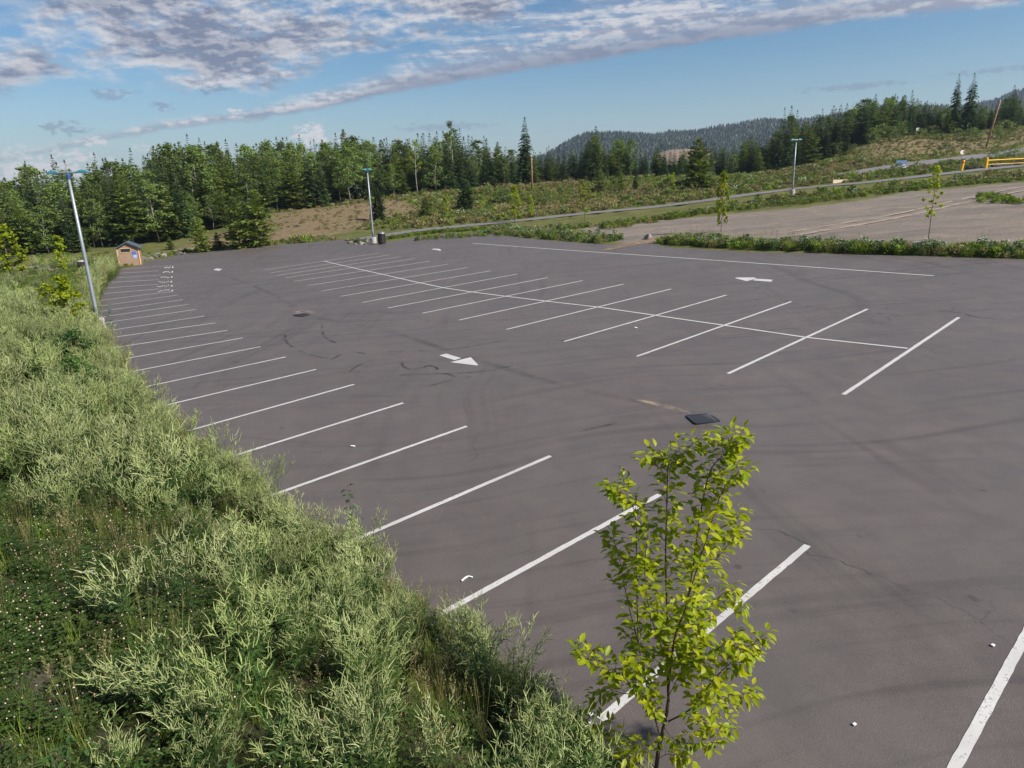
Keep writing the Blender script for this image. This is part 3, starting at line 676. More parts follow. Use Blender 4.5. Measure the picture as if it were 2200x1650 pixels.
# litter
def scrap(pts, w, label):
    P = [onlot(*p) for p in pts]; m_ = MB()
    for a in range(len(P)-1):
        d = Vector(P[a+1]-P[a]); n = Vector((-d.y, d.x, 0)).normalized()*w; z = Vector((0, 0, .012)); A, B = Vector(P[a])+z, Vector(P[a+1])+z
        m_.add([A-n, B-n, B+n, A+n, A-n+z, B-n+z, B+n+z, A+n+z], [(0, 3, 2, 1), (4, 5, 6, 7), (0, 1, 5, 4), (1, 2, 6, 5), (2, 3, 7, 6), (3, 0, 4, 7)])
    tag(m_.build('scrap', M_WSIGN), label, 'litter')
scrap([(992,1250),(1000,1243),(1006,1240),(1015,1242)], .012, 'bent white plastic strip lying on the asphalt near the bank')
scrap([(754,959),(762,960)], .025, 'white paper scrap between two bay lines along the bank')
scrap([(1268,1534),(1272,1538)], .025, 'white scrap just left of the young tree')
scrap([(1246,1558),(1262,1562),(1274,1557)], .035, 'crumpled white litter at the foot of the weeds by the young tree')
scrap([(1363,704),(1368,705)], .035, 'white scrap in the middle double row')
scrap([(978,507),(983,507)], .1, 'white scrap at the far edge of the lot')
scrap([(2130,1387),(2136,1390)], .02, 'white fleck in the nearest bay at the right')
scrap([(1833,1560),(1838,1557)], .012, 'white fleck in the bay right of the young tree')

# ------------------------------------------------------------------ trees
def conifer(seed, h, r, z0, density=1.0, spire=.8, up=0.0, trunk_r=None, mt=M_SPRUCE, ragged=.25, bark=M_BARK):
    rr = random.Random(seed); t = MB(); tr = trunk_r or h*.012
    bend = [Vector((rr.gauss(0, .012)*h*k, rr.gauss(0, .012)*h*k, 0)) for k in (0, .3, .6, 1)]
    pts = [Vector((0, 0, z))+b for z, b in zip((-.3, h*.33, h*.66, h), bend)]
    t.tube(pts, [tr*1.15, tr*.8, tr*.5, tr*.1], 7)
    c = MB(); z = z0
    def axis(z):
        k = max(0, min(2.999, 3*z/h)); i = int(k); return pts[i].lerp(pts[i+1], k-i) if z > 0 else pts[0]
    while z < h*.985:
        f = (z-z0)/(h-z0); L = r*((1-f)**spire)*(1.0 if f > .12 else .75+f*2)+.16
        nb = int((7 if f < .8 else 5)*density)+rr.randint(0, 2)
        a0 = rr.uniform(0, 6.28); gap = rr.random() < ragged*.4
        for k in range(nb):
            if gap and rr.random() < .5: continue
            if rr.random() < ragged*.35: continue
            a = a0+6.283*k/nb+rr.gauss(0, .25); Lb = L*rr.uniform(1-ragged*1.6, 1.12+ragged*.3)
            el = (.25+up)*(f)+up-.28*(1-f)+rr.gauss(0, .1); d = hdir(a, el); sd = Vector((-math.sin(a), math.cos(a), 0)); o = axis(z); tone = rr.random()
            ns = max(2, int(Lb/.28))
            for j in range(ns):
                u = (j+.6)/ns; p = o+d*(Lb*u*.95)-Vector((0, 0, Lb*.18*u*u*(1 if up <= 0 else .2)))
                wdt = Lb*.34*(1-u*.55)+.15
                for sg in (-1, 1):
                    dd = (d*.75+sd*sg*.75+Vector((0, 0, rr.uniform(-.35, .12)+up))).normalized()
                    c.card(p, dd, dd.cross(Vector((0, 0, 1))+sd*.3*sg).normalized() if rr.random() < .7 else Vector((0, 0, 1)), wdt*rr.uniform(.8, 1.3), wdt*.5, min(1, max(0, .25+.5*tone+rr.gauss(0, .2))))
            c.card(o+d*(Lb*.6), (d+Vector((0, 0, .1+up))).normalized(), sd, Lb*.45, Lb*.2+.06, tone)
        z += h*.030*rr.uniform(.7, 1.3)/density**.5
    top = axis(h*.985)
    for k in range(6): c.card(top-Vector((0, 0, .3)), (Vector((0, 0, 1))+hdir(k*1.3)*.25).normalized(), hdir(k*1.3+1.5), h*.03+.3, .2, .6)
    return (t.mesh('trunk', bark, True), c.mesh('crown', mt))
def broadleaf(seed, h, r, z0, nclump, per, ls, mt, bark, tr=None, lobes=1.0, fork=True):
    rr = random.Random(seed); t = MB(); tr = tr or h*.011
    bend = [Vector((rr.gauss(0, .015)*h, rr.gauss(0, .015)*h, 0)) for _ in range(4)]; bend[0] *= 0
    pts = [Vector((0, 0, z))+b for z, b in zip((-.3, h*.33, h*.66, h*.96), bend)]
    t.tube(pts, [tr*1.2, tr*.9, tr*.6, tr*.15], 7); c = MB()
    def axis(z): k = max(0, min(2.999, 3*z/(h*.96))); i = int(k); return pts[i].lerp(pts[i+1], k-i)
    for q in range(nclump):
        f = (q+rr.random())/nclump; z = z0+(h-z0)*f; L = r*(math.sin(math.pi*min(1, .18+f*.80))**.7)*rr.uniform(.3, 1.12)
        a = rr.uniform(0, 6.28); o = axis(max(.1, z-L*.55)); e_ = axis(min(z, h*.96))+hdir(a)*L
        t.tube([o, o.lerp(e_, .5)+Vector((0, 0, .05*L)), e_], [tr*.32*(1-f*.6), tr*.22*(1-f*.6), tr*.06], 4, cap=False)
        cr = r*.34*rr.uniform(.6, 1.25)*lobes; tone = rr.random()
        for k in range(per):
            v = Vector((rr.gauss(0, 1), rr.gauss(0, 1), rr.gauss(0, .75)))
            v = v.normalized()*cr*rr.uniform(.25, 1.0) if v.length > 1e-6 else v
            d = Vector((rr.gauss(0, 1), rr.gauss(0, 1), rr.gauss(-.25, .6))).normalized(); s_ = d.orthogonal().normalized(); s_ = Matrix.Rotation(rr.uniform(0, 3.1), 3, d)@s_
            c.card(e_+v-d*(ls*.5), d, s_, ls*rr.uniform(.7, 1.3), ls*.75, min(1, max(0, tone*.6+.2+rr.gauss(0, .18))))
    return (t.mesh('trunk', bark, True), c.mesh('crown', mt))
print('protos...')
SPR = [conifer(10+k, 12, rv(1.7, 2.5), rv(.3, 1.8), 1.15, .9, -.05, trunk_r=.10, ragged=rv(.15, .35)) for k in range(6)]
SPRT = [conifer(40+k, 14, 3.0 if k == 0 else 3.4, rv(1.2, 2.0), 1.3, .85, -.10, trunk_r=.11, ragged=.18 if k == 0 else .3) for k in range(3)]
PIN = [conifer(60+k, 11, rv(1.9, 2.5), rv(.6, 1.8), 1.1, .65, .15, trunk_r=.10, mt=M_PINE, ragged=rv(.25, .4)) for k in range(5)]
ASP = [broadleaf(80+k, 12, rv(1.7, 2.3), rv(1.8, 3.8), 60, 38, .30, M_ASPEN, M_PALEBARK, .085) for k in range(5)]
YPIN = [conifer(110+k, 4.5, rv(1.6, 1.9), .1, 1.0, .75, .14, mt=M_YPIN, ragged=.42) for k in range(3)]
YSPR = [conifer(120+k, 4.0, rv(1.3, 1.5), .1, 1.25, .85, .02, mt=M_SPRUCE, ragged=.15) for k in range(2)]
YNG = [broadleaf(130+k, 4.2, rv(.6, .8), .8, 44, 30, .19, M_YOUNG, M_TWIG, .035, .9) for k in range(4)]
YNGS = [broadleaf(140+k, 4.2, .62, 1.3, 26, 16, .17, M_YOUNG, M_TWIG, .03, .8) for k in range(2)]
BSH = [broadleaf(150+k, 1.6, rv(.9, 1.2), .1, 26, 26, .14, M_BUSH, M_TWIG, .02, .9) for k in range(4)]
def tree(name, proto, p, h, proto_h, label, cat, group=None, wid=1.0):
    s = h/proto_h; e = empty(name, (p[0], p[1], p[2]), rv(0, 6.28), (s*wid, s*wid, s))
    link('trunk', proto[0], e); link('crown', proto[1], e); return tag(e, label, cat, group)

SKY_ = [(-200,395),(0,385),(45,375),(75,400),(100,345),(130,372),(165,340),(200,372),(235,348),(262,330),(300,340),(330,335),(360,312),(420,306),(470,298),(520,302),(560,308),(600,300),(632,292),(690,304),(750,288),(800,300),(835,288),(880,296),(930,286),(985,275),(1025,305),(1052,292),(1080,312),(1105,322),(1150,322),(1190,322),(1240,318),(1281,282),(1310,318),(1325,292),(1352,290),(1380,325),(1400,306),(1440,318),(1480,314),(1530,306),(1560,312),(1600,292),(1640,300),(1690,236),(1720,262),(1742,246),(1780,232),(1820,222),(1852,206),(1880,214),(1915,194),(1950,206),(1985,214),(2020,228),(2060,222),(2100,216),(2130,226),(2165,188),(2200,226),(2400,210)]
skyf = lambda x: float(np.interp(x, [a for a, b in SKY_], [b for a, b in SKY_]))
fb = lambda x: (float(np.interp(x, [a[0] for a in FOREST], [a[1] for a in FOREST])), float(np.interp(x, [a[0] for a in FOREST], [a[2] for a in FOREST])))
def zone(px):
    if px < 330: return 'left of and behind the outhouse'
    if px < 760: return 'above the bare dirt slope'
    if px < 1150: return 'behind the middle lamp post'
    if px < 1620: return 'below the distant hill'
    return 'on the rise behind the path lamp post'
# special trees first: (kind, px, base_y, Y, top_y, width, name, label, category)
cnt = 0
used_px = []
def place(px, py_base, Y, ytop, protos, ph, name, label, cat, wid=1.0, group=None):
    p = ongr(px, py_base, Y) if Y else ongr(px, py_base)
    return tree(name, protos, p, top_h(p, ytop), ph, label, cat, group, wid)
place(1132, 400, 141, 252, SPRT[0], 14, 'spruce_tree', 'tall lone spire spruce standing above the forest line', 'spruce tree', .85)
place(975, 412, 136, 258, broadleaf(300, 12, 1.5, 6.5, 26, 24, .3, M_ASPEN, M_PALEBARK), 12, 'aspen_tree', 'tall thin aspen with a sparse crown above the forest line', 'aspen tree', .8)
place(898, 424, 130, 300, broadleaf(301, 12, 1.9, 5.5, 34, 30, .28, M_YOUNG, M_PALEBARK), 12, 'aspen_tree', 'yellow-green aspen with a bare pale trunk at the forest front', 'aspen tree', .8)
place(2045, 288, 164, 160, SPRT[1], 14, 'spruce_tree', 'slimmer left one of the twin dark spruces on the rise', 'spruce tree', .65)
place(2076, 288, 164, 157, SPRT[2], 14, 'spruce_tree', 'ragged right one of the twin dark spruces on the rise', 'spruce tree', .8)
place(2166, 278, 160, 183, SPR[2], 12, 'spruce_tree', 'thick dark spruce right of the leaning utility pole', 'spruce tree', 1.0)
place(1281, 388, 142, 272, SPR[0], 12, 'spruce_tree', 'broad dark spruce with its tip before the distant hill', 'spruce tree', 1.05)
place(1690, 372, 145, 228, SPR[4], 12, 'spruce_tree', 'tall spruce directly behind the path lamp post', 'spruce tree', .9)
place(1497, 410, 112, 298, YPIN[2], 4.5, 'pine_tree', 'big bushy dark pine standing alone in the meadow before the forest', 'pine tree', 1.0)
for i, (px, py, Yd, yt, pr, ph, w, lab) in enumerate([
    (560, 529, 80, 408, YPIN[0], 4.5, 1.15, 'dark green pine at the lot rim, right one of the group before the dirt slope'),
    (515, 533, 79, 425, YPIN[1], 4.5, 1.0, 'dark green pine at the lot rim, middle one of the group before the dirt slope'),
    (434, 540, 79, 466, YPIN[0], 4.5, 1.0, 'yellow-green young pine at the lot rim right of the outhouse'),
    (470, 538, 80, 500, YPIN[1], 4.5, 1.2, 'low dark young pine at the lot rim beside the yellow-green one'),
    (815, 478, 98, 402, YSPR[0], 4, .85, 'dark young spruce right behind the middle lamp post'),
    (1003, 458, 104, 388, YSPR[1], 4, 1.25, 'full blue-green young spruce in the meadow left of the utility pole'),
    (917, 478, 98, 422, YPIN[2], 4.5, .9, 'slim young pine between the two young spruces'),
    (1335, 428, 118, 372, YPIN[0], 4.5, .9, 'young pine in the meadow right of the yellow-green sapling'),
    (1365, 420, 120, 378, YSPR[0], 4, .8, 'small dark spruce beside the young pine in the meadow'),
    (1290, 425, 120, 368, YPIN[1], 4.5, 1.0, 'shaggy young pine in the meadow before the broad dark spruce'),
    (368, 541, 86, 510, YPIN[2], 4.5, 1.0, 'little young pine on the dirt slope right of the outhouse')]):
    place(px, py, Yd, yt, pr, ph, 'pine_tree' if 'pine' in lab.split()[2:5] or 'pine' in lab else 'spruce_tree', lab, 'pine tree' if 'pine' in lab else 'spruce tree', w)
for i, (px, py, Yd, yt, w, lab) in enumerate([
    (30, 608, None, 480, 1.5, 'golden-green sapling at the left edge by the boulder row'),
    (142, 592, None, 505, 1.0, 'bright green sapling just left of the tall twin-head lamp post'),
    (1548, 500, None, 368, .55, 'yellow-green sapling at the edge of the gravel yard'),
    (1994, 517, None, 355, .75, 'thin yellow-green sapling standing alone in the gravel yard'),
    (1255, 490, None, 386, .85, 'slim yellow-green sapling left of the gravel yard'),
    (1445, 440, 96, 370, .9, 'yellow-green sapling left of the big bushy pine'),
    (1105, 470, 82, 398, .9, 'pale sapling beside the path, left of the utility pole'),
    (1142, 472, 84, 418, .6, 'dark slim sapling directly before the utility pole'),
    (962, 478, 96, 415, .7, 'yellow sapling left of the full blue-green young spruce')]):
    place(px, py, Yd, yt, YNGS[i % 2] if i in (3, 4, 5) else YNG[i % 4], 4.2, 'sapling', lab, 'sapling', w)
g = ground_hit(160, 735); tree('sapling', YNG[1], g, top_h(g, 590), 4.2, 'leafy green sapling in the weeds at the foot of the tall lamp post', 'sapling', None, 1.3)
g = ground_hit(120, 700); tree('sapling', YNG[2], g, top_h(g, 610), 4.2, 'short bushy sapling in the weeds left of the tall lamp post', 'sapling', None, 1.5)
# the forest edge, tree by tree
FT = []
for row, (dY, step, n_lo) in enumerate(((0, 27, .30), (5, 25, .16), (11, 23, .05), (18, 20, 0.0))):
    px = -25+rv(0, 15)
    while px < 2225:
        by, Yb = fb(px); Yd = Yb+dY+rv(-1.5, 2.5)
        sparse = 1190 < px < 1400
        if not (sparse and row in (1,) and random.random() < .35):
            FT.append((px, by, Yd, row, n_lo))
        px += step*rv(.6, 1.4)*(1.15 if sparse else 1)
px = 1610
while px < 2225:
    by, Yb = fb(px); FT.append((px, by, Yb+rv(1, 9), 1, .10)); px += rv(14, 30)
print('forest trees', len(FT))
for px, by, Yd, row, lo in FT:
    d = ray(px, by); x, y = d[0]/d[1]*Yd, Yd; z = tz1(x, y); p = (x, y, z)
    full = pix(x, y, z)[1]-skyf(px); top = skyf(px)+full*max(-.02, rv(-.02, .13)+lo*rv(.3, 1.8))
    u = random.random()
    leafy = .40 if 380 < px < 800 else (.18 if px < 1150 else .12)
    if row == 3: leafy *= .6
    if u > leafy+.3: top -= full*rv(0, .13)
    if random.random() < .12 and row > 1: top -= full*rv(.02, .10)
    h = max(2.5, top_h(p, top))
    if u < leafy: tree('aspen_tree', random.choice(ASP), p, h, 12, 'pale-trunked green aspen in the forest %s' % zone(px), 'aspen tree', 'aspens %s' % zone(px), min(1.3, 13/h)*rv(.95, 1.25))
    elif u < leafy+.3: tree('pine_tree', random.choice(PIN), p, h, 11, 'green pine in the forest %s' % zone(px), 'pine tree', 'pines %s' % zone(px), min(1.35, 12/h)*rv(.9, 1.15))
    else: tree('spruce_tree', random.choice(SPR), p, h, 12, 'dark pointed spruce in the forest %s' % zone(px), 'spruce tree', 'spruces %s' % zone(px), min(1.3, 12/h)*rv(.62, 1.02))
# shrubs in the meadow
for k in range(40):
    px = rv(900, 2190); py0 = float(np.interp(px, [900, 1100, 1500, 1800, 2200], [470, 452, 425, 398, 345])); 
    Yd = rv(100, 126)*(1 if px < 1750 else 1.05); d = ray(px, py0); x, y = d[0]/d[1]*Yd, Yd; p = (x, y, tz1(x, y)-.05)
    tree('shrub', random.choice(BSH), p, rv(.9, 2.4), 1.6, 'low green shrub in the meadow between the path and the forest', 'shrub', 'shrubs in the meadow', rv(.8, 1.3))
for k in range(26):
    px = rv(1780, 2210); Yd = rv(146, 160); by, Yb = fb(px); d = ray(px, by); x, y = d[0]/d[1]*Yd, Yd
    tree('shrub', random.choice(BSH), (x, y, tz1(x, y)-.05), rv(1.2, 3), 1.6, 'dark green shrub at the foot of the trees on the rise', 'shrub', 'shrubs on the rise', 1.1)

# ------------------------------------------------------------------ stuff scattered with geometry nodes
M_DSH = foliage('dark_shrub_leaves', (.030, .075, .020), (.085, .145, .034), (.060, .110, .022), .25)
DSH = [broadleaf(160+k, 1.6, rv(.6, .85), .1, 30, 40, .10, M_DSH, M_TWIG, .02, .9) for k in range(2)]
for px, py, hh, lab in [(165, 880, 1.5, 'dark green shrub on the bank above the yellow-green grass patch'), (175, 800, 1.6, 'tall dark shrub among the pale weeds below the tall lamp post'), (60, 830, 1.3, 'dark green shrub on the bank at the left edge'), (215, 770, 1.2, 'small dark shrub between the tall lamp post and the bay lines'), (40, 1010, 1.0, 'low dark shrub at the left edge above the clover')]:
    g = ground_hit(px, py); tree('shrub', random.choice(DSH), g, hh, 1.6, lab, 'shrub')
def gn_scatter(name, pts, rots, scs, idx, protos, label, cat):
    cl = bpy.data.collections.new(name+'_kinds')
    for k, o in enumerate(protos): o.name = '%s_kind_%02d' % (name, k); cl.objects.link(o)
    me = bpy.data.meshes.new(name); me.from_pydata([tuple(map(float, p)) for p in pts], [], [])
    for nm, tp, arr in (('rot', 'FLOAT_VECTOR', np.array(rots, np.float32).ravel()), ('scl', 'FLOAT', np.array(scs, np.float32)), ('idx', 'INT', np.array(idx, np.int32))):
        a = me.attributes.new(nm, tp, 'POINT'); a.data.foreach_set('vector' if tp == 'FLOAT_VECTOR' else 'value', arr)
    o = link(name, me); ng = bpy.data.node_groups.new(name, 'GeometryNodeTree')
    ng.interface.new_socket('Geometry', in_out='INPUT', socket_type='NodeSocketGeometry'); ng.interface.new_socket('Geometry', in_out='OUTPUT', socket_type='NodeSocketGeometry')
    gi = ng.nodes.new('NodeGroupInput'); go = ng.nodes.new('NodeGroupOutput'); iop = ng.nodes.new('GeometryNodeInstanceOnPoints'); ci = ng.nodes.new('GeometryNodeCollectionInfo')
    ci.inputs['Collection'].default_value = cl; ci.inputs['Separate Children'].default_value = True; ci.inputs['Reset Children'].default_value = True
    iop.inputs['Pick Instance'].default_value = True
    def na(nm, tp): n = ng.nodes.new('GeometryNodeInputNamedAttribute'); n.data_type = tp; n.inputs['Name'].default_value = nm; return n.outputs['Attribute']
    er = ng.nodes.new('FunctionNodeEulerToRotation'); L = ng.links.new
    L(na('rot', 'FLOAT_VECTOR'), er.inputs[0]); L(er.outputs[0], iop.inputs['Rotation']); L(na('scl', 'FLOAT'), iop.inputs['Scale']); L(na('idx', 'INT'), iop.inputs['Instance Index'])
    L(gi.outputs[0], iop.inputs['Points']); L(ci.outputs[0], iop.inputs['Instance']); L(iop.outputs[0], go.inputs[0])
    md = o.modifiers.new('scatter', 'NODES'); md.node_group = ng
    return tag(o, label, cat, kind='stuff')
def pobj(mb, mats, smooth=False): return bpy.data.objects.new('kind', mb.mesh('kind', mats, smooth))

def spike(m_, p, d, L, r, tint, mi, rr):
    side = d.orthogonal().normalized(); side = Matrix.Rotation(rr.uniform(0, 6.28), 3, d)@side; k = rr.uniform(.05, .60); n = 5; pts = []; rad = []
    for i in range(n+1):
        t = i/n; pts.append(p+d*(L*t)+side*(L*k*t*t)); rad.append(r*(1.0 if i % 2 else .72)*(1-.75*t**2)+.0006)
    m_.tube(pts, rad, 4, tint, mi, cap=False)
def sweet(seed, h, nst, spread, per=5, airy=False):
    """bushy weed: many thin leafy stems that branch and end in pale drooping seed spikes"""
    rr = random.Random(seed); m_ = MB()
    for s in range(nst):
        a = rr.uniform(0, 6.28); sp = spread*rr.uniform(.2, 1.1); hh = h*rr.uniform(.65, 1.08); base = hdir(a)*rr.uniform(0, .06)
        tip = hdir(a)*sp+Vector((0, 0, hh)); mid = base.lerp(tip, .5)+Vector((0, 0, hh*.08))-hdir(a)*sp*.12
        P = [base, mid, tip]; m_.tube(P, [.0040, .0030, .0015], 3, .3, 0, cap=False)
        B = lambda t: base*(1-t)**2+mid*2*t*(1-t)+tip*t*t
        for k in range(9 if not airy else 5):
            t = rr.uniform(.12, .85); q = B(t); dd = hdir(rr.uniform(0, 6.28), rr.uniform(-.1, .7))
            for j in (-.5, 0, .5):
                d2 = (Matrix.Rotation(j*1.6, 3, 'Z')@dd); m_.leaf(q+dd*.02, d2, (0, 0, 1), rr.uniform(.030, .055), rr.uniform(.010, .018), rr.random(), 0, .2, .2, 2)
        for k in range(per):
            t = 1-.52*k/per*rr.uniform(.8, 1.1); q = B(max(.3, t)); a2 = a+rr.uniform(-1.6, 1.6); br = rr.uniform(.06, .17)*(1.3 if airy else 1)
            e_ = q+(hdir(a2, rr.uniform(.3, 1.2)))*br if k else q
            if k: m_.tube([q, e_], [.0016, .0011], 3, .4, 0, cap=False)
            dd = (hdir(a2, rr.uniform(.75, 1.5))+Vector((.25, .1, 0))).normalized()
            spike(m_, e_, dd, rr.uniform(.06, .135), rr.uniform(.0034, .0052), rr.random(), 1, rr)
            for z_ in range(2):
                spike(m_, q.lerp(e_, rr.uniform(.3, .9)), hdir(a2+rr.uniform(-2, 2), rr.uniform(.5, 1.4)), rr.uniform(.045, .10), rr.uniform(.0030, .0048), rr.random(), 1, rr)
    return m_
def clover(seed, w):
    rr = random.Random(seed); m_ = MB()
    for s in range(44):
        a = rr.uniform(0, 6.28); q = hdir(a)*w*math.sqrt(rr.random()); h = rr.uniform(.10, .24); q2 = q+Vector((rr.gauss(0, .02), rr.gauss(0, .02), h))
        m_.tube([q, q2], [.0015, .0012], 3, .2, 0, cap=False)
        for j in range(3):
            d = hdir(a+j*2.094, rr.uniform(-.1, .5)); m_.leaf(q2, d, (0, 0, 1), rr.uniform(.020, .034), rr.uniform(.018, .028), rr.random(), 0, .15, .1, 2)
    for s in range(3):
        q = hdir(rr.uniform(0, 6.28))*w*math.sqrt(rr.random()); h = rr.uniform(.2, .32); q2 = q+Vector((rr.gauss(0, .02), rr.gauss(0, .02), h)); t = rr.random()
        m_.tube([q, q2], [.0015, .0012], 3, .2, 0, cap=False); r = rr.uniform(.0045, .0075)
        m_.tube([q2-Vector((0, 0, r*.7)), q2-Vector((0, 0, r*.3)), q2+Vector((0, 0, r*.4)), q2+Vector((0, 0, r))], [r*.5, r, r*.9, r*.3], 6, t, 1)
    return m_
def tuft(seed, h, n, w, spread, wid=.006, heads=0, hm=1):
    rr = random.Random(seed); m_ = MB()
    for s in range(n):
        a = rr.uniform(0, 6.28); b = hdir(rr.uniform(0, 6.28))*w*rr.random(); L = h*rr.uniform(.5, 1.1); sp = spread*rr.uniform(.3, 1.2); sd = Vector((-math.sin(a), math.cos(a), 0)); V = []
        for i, t in enumerate((0, .4, .75, 1)):
            c = b+hdir(a)*(sp*L*t*t)+Vector((0, 0, L*(t-.25*sp*t*t))); ww = wid*(1-t*.9)*.5*(1 if i else .7); V += [c-sd*ww, c+sd*ww]
        m_.add(V, [(0, 1, 3, 2), (2, 3, 5, 4), (4, 5, 7, 6)], rr.random())
    for s in range(heads):
        a = rr.uniform(0, 6.28); q = hdir(a)*w*rr.random(); L = h*rr.uniform(1.0, 1.4); tip = q+hdir(a)*L*.25*rr.random()+Vector((0, 0, L)); m_.tube([q, q.lerp(tip, .5)+Vector((0, 0, .02)), tip], [.0015, .0012, .001], 3, .5, hm, cap=False)
        for k in range(10):
            p = q.lerp(tip, 1-.22*k/10); d = hdir(rr.uniform(0, 6.28), .7); m_.card(p, d, d.orthogonal().normalized(), rr.uniform(.02, .04)*(h/.5), .006*(h/.5), rr.random(), hm)
    return m_
def weed(seed, h, w, n, ls, nfl=0, fs=.05):
    """knee-high leafy clump for the strips across the lot"""
    rr = random.Random(seed); m_ = MB()
    for s in range(n):
        a = rr.uniform(0, 6.28); f = rr.random()**.7; q = hdir(a)*w*math.sqrt(rr.random())*(1-.45*f); p = q+Vector((0, 0, h*f)); d = (hdir(rr.uniform(0, 6.28), rr.uniform(.1, 1.3))); sd = d.orthogonal().normalized(); sd = Matrix.Rotation(rr.uniform(0, 3), 3, d)@sd
        m_.card(p, d, sd, ls*rr.uniform(.7, 1.5), ls*.42, rr.random())
    for s in range(nfl):
        a = rr.uniform(0, 6.28); p = hdir(a)*w*math.sqrt(rr.random())*.9+Vector((0, 0, h*rr.uniform(.7, 1.15)))
        for k in range(3): d = hdir(rr.uniform(0, 6.28), rr.uniform(-.2, 1)); m_.card(p, d, d.orthogonal().normalized(), fs, fs*.8, rr.random(), 1)
    return m_
print('weeds...')
# --- bank vegetation zones, read as what grows where on the bank
def zone_w(px, py):
    """weights (sweet weed, clover, grass, reddish grass) at a place on the bank"""
    s, c, g, r = 1.0, .15, .35, .08
    def blob(cx, cy, rx, ry): return np.exp(-(((px-cx)/rx)**2+((py-cy)/ry)**2))
    cl = max(blob(150, 1300, 260, 150), blob(420, 1330, 170, 90), blob(120, 1500, 200, 130), blob(330, 1180, 160, 50)*.8)
    s *= 1-.97*min(1, cl*1.25); c += 2.6*cl
    gr = max(blob(250, 870, 60, 40), blob(650, 1150, 90, 60), blob(270, 1290, 50, 90), blob(60, 950, 60, 60), blob(930, 1480, 130, 60), blob(130, 690, 90, 60)*.6)
    g += 2.0*gr; s *= 1-.7*min(1, gr)
    rd = max(blob(560, 1040, 90, 60), blob(230, 860, 140, 50)*.7, blob(860, 1270, 60, 70), blob(420, 930, 70, 40), blob(250, 1190, 120, 40)*.6, blob(1000, 1500, 80, 60)*.7)
    r += 1.3*rd; s *= 1-.5*min(1, rd)
    if py < 700: s *= .35; g += .9
    if py < 660: s *= .35
    so = blob(0, 1560, 60, 150); s *= 1-so; c *= 1-so*.95; g *= 1-.7*so
    return s, c, g, r
B_S = ([], [], [], []); B_C = ([], [], [], []); B_G = ([], [], [], []); B_R = ([], [], [], []); B_H = ([], [], [], [])
def put(B, p, sc, i, tilt=.12):
    B[0].append(p); B[1].append((rv(-tilt, tilt), rv(-tilt, tilt), rv(0, 6.28))); B[2].append(sc); B[3].append(i)
cand = []
for band, (y0, y1, dens) in enumerate(((2.5, 11, 46), (11, 18, 30), (18, 30, 16), (30, 48, 8), (48, 74, 5))):
    x0, x1 = -.86*y1-2, (3.5 if y0 < 11 else -1.5); n = int((x1-x0)*(y1-y0)*dens)
    xs = RNG.uniform(x0, x1, n); ys = RNG.uniform(y0, y1, n); ok = inside(BANK, xs, ys); xs, ys = xs[ok], ys[ok]
    zs = tz(xs, ys); px, py, dep = pix(xs, ys, zs); de = dist(EDGE, xs, ys, False)
    k = (px > -220) & (px < 1500) & (py < 1950) & (dep > 1.2); 
    for a in zip(xs[k], ys[k], zs[k], px[k], py[k], dep[k], de[k]): cand.append((*a, band))
print('candidates', len(cand))
def pnoise(x, y): return .5*math.sin(x*1.1+1.7*math.sin(y*.8))+.5*math.sin(y*1.25+1.3*math.sin(x*.9+2))+.35*math.sin(x*2.7+y*2.1)
for x, y, z, px, py, dep, de, band in cand:
    if dep < 3.0: continue
    s, c, g, r = zone_w(px, py); tot = s*1.0+c+g+r; u = random.random()*(tot+ (1.4 if band == 0 else .5))
    far = 1+.12*band; ed = float(sst(-.1, .7, de)); clump = pnoise(x, y) > (-.02 if (py < 1250 or px < 330) else -.75); nr = (1 if dep > 4.5 else .0)
    if u < s:
        if random.random() < (.32 if (py > 1250 and px > 330) else .24 if band < 2 else .42 if band == 2 else .6) and de > .18 and (clump or random.random() < .3): put(B_S, (x, y, z-.02), rv(.75, 1.2)*(.45+.55*ed)*far*(.62 if dep < 5 else 1)*(1.35 if (px < 620 and 690 < py < 1120 and pnoise(x*.6, y*.6) > .1) else 1), random.randrange(6))
        elif (not clump and random.random() < .34) or random.random() < .10: put(B_H, (x, y, z-.02), rv(.6, 1.15)*(.5+.5*ed)*far, random.randrange(5), .2)
        elif random.random() < .4: put(B_G, (x, y, z-.01), rv(.5, .9)*(.5+.5*ed)*far, random.randrange(3))
    elif u < s+c: put(B_C, (x, y, z-.01), rv(.8, 1.3)*far, random.randrange(4), .2)
    elif u < s+c+g:
        put(B_G, (x, y, z-.01), rv(.6, 1.15)*(.45+.55*ed)*far, random.randrange(4))
    elif u < s+c+g+r: put(B_R, (x, y, z-.01), rv(.7, 1.1)*far, random.randrange(3))
    elif u < tot+1.2: put(B_C, (x, y, z-.02), rv(.7, 1.1)*far, random.randrange(4), .2)
for k in range(900):
    i = random.randrange(3, len(EDGE)-1); a, b = EDGE[i], EDGE[i+1]; L = np.hypot(*(b-a)); p = a+(b-a)*random.random(); n = np.array([(b-a)[1], -(b-a)[0]])/L*rv(-.35, .16); q = p+n
    sc = 1+min(2., q[1]/30.)
    put(random.choice((B_G, B_G, B_R, B_C)), (q[0], q[1], tz1(q[0], q[1])), rv(.45, .85)*sc, random.randrange(3), .35)
for k in range(260):
    i = random.randrange(3, len(EDGE)-1); a, b = EDGE[i], EDGE[i+1]; L = np.hypot(*(b-a)); p = a+(b-a)*random.random(); n = np.array([(b-a)[1], -(b-a)[0]])/L*rv(-.5, -.1); q = p+n
    if pix(q[0], q[1], 0)[1] < 1300 or random.random() < .3: put(B_S, (q[0], q[1], tz1(q[0], q[1])), rv(.55, .95)*(1+min(1., q[1]/60.)), random.randrange(6), .3)
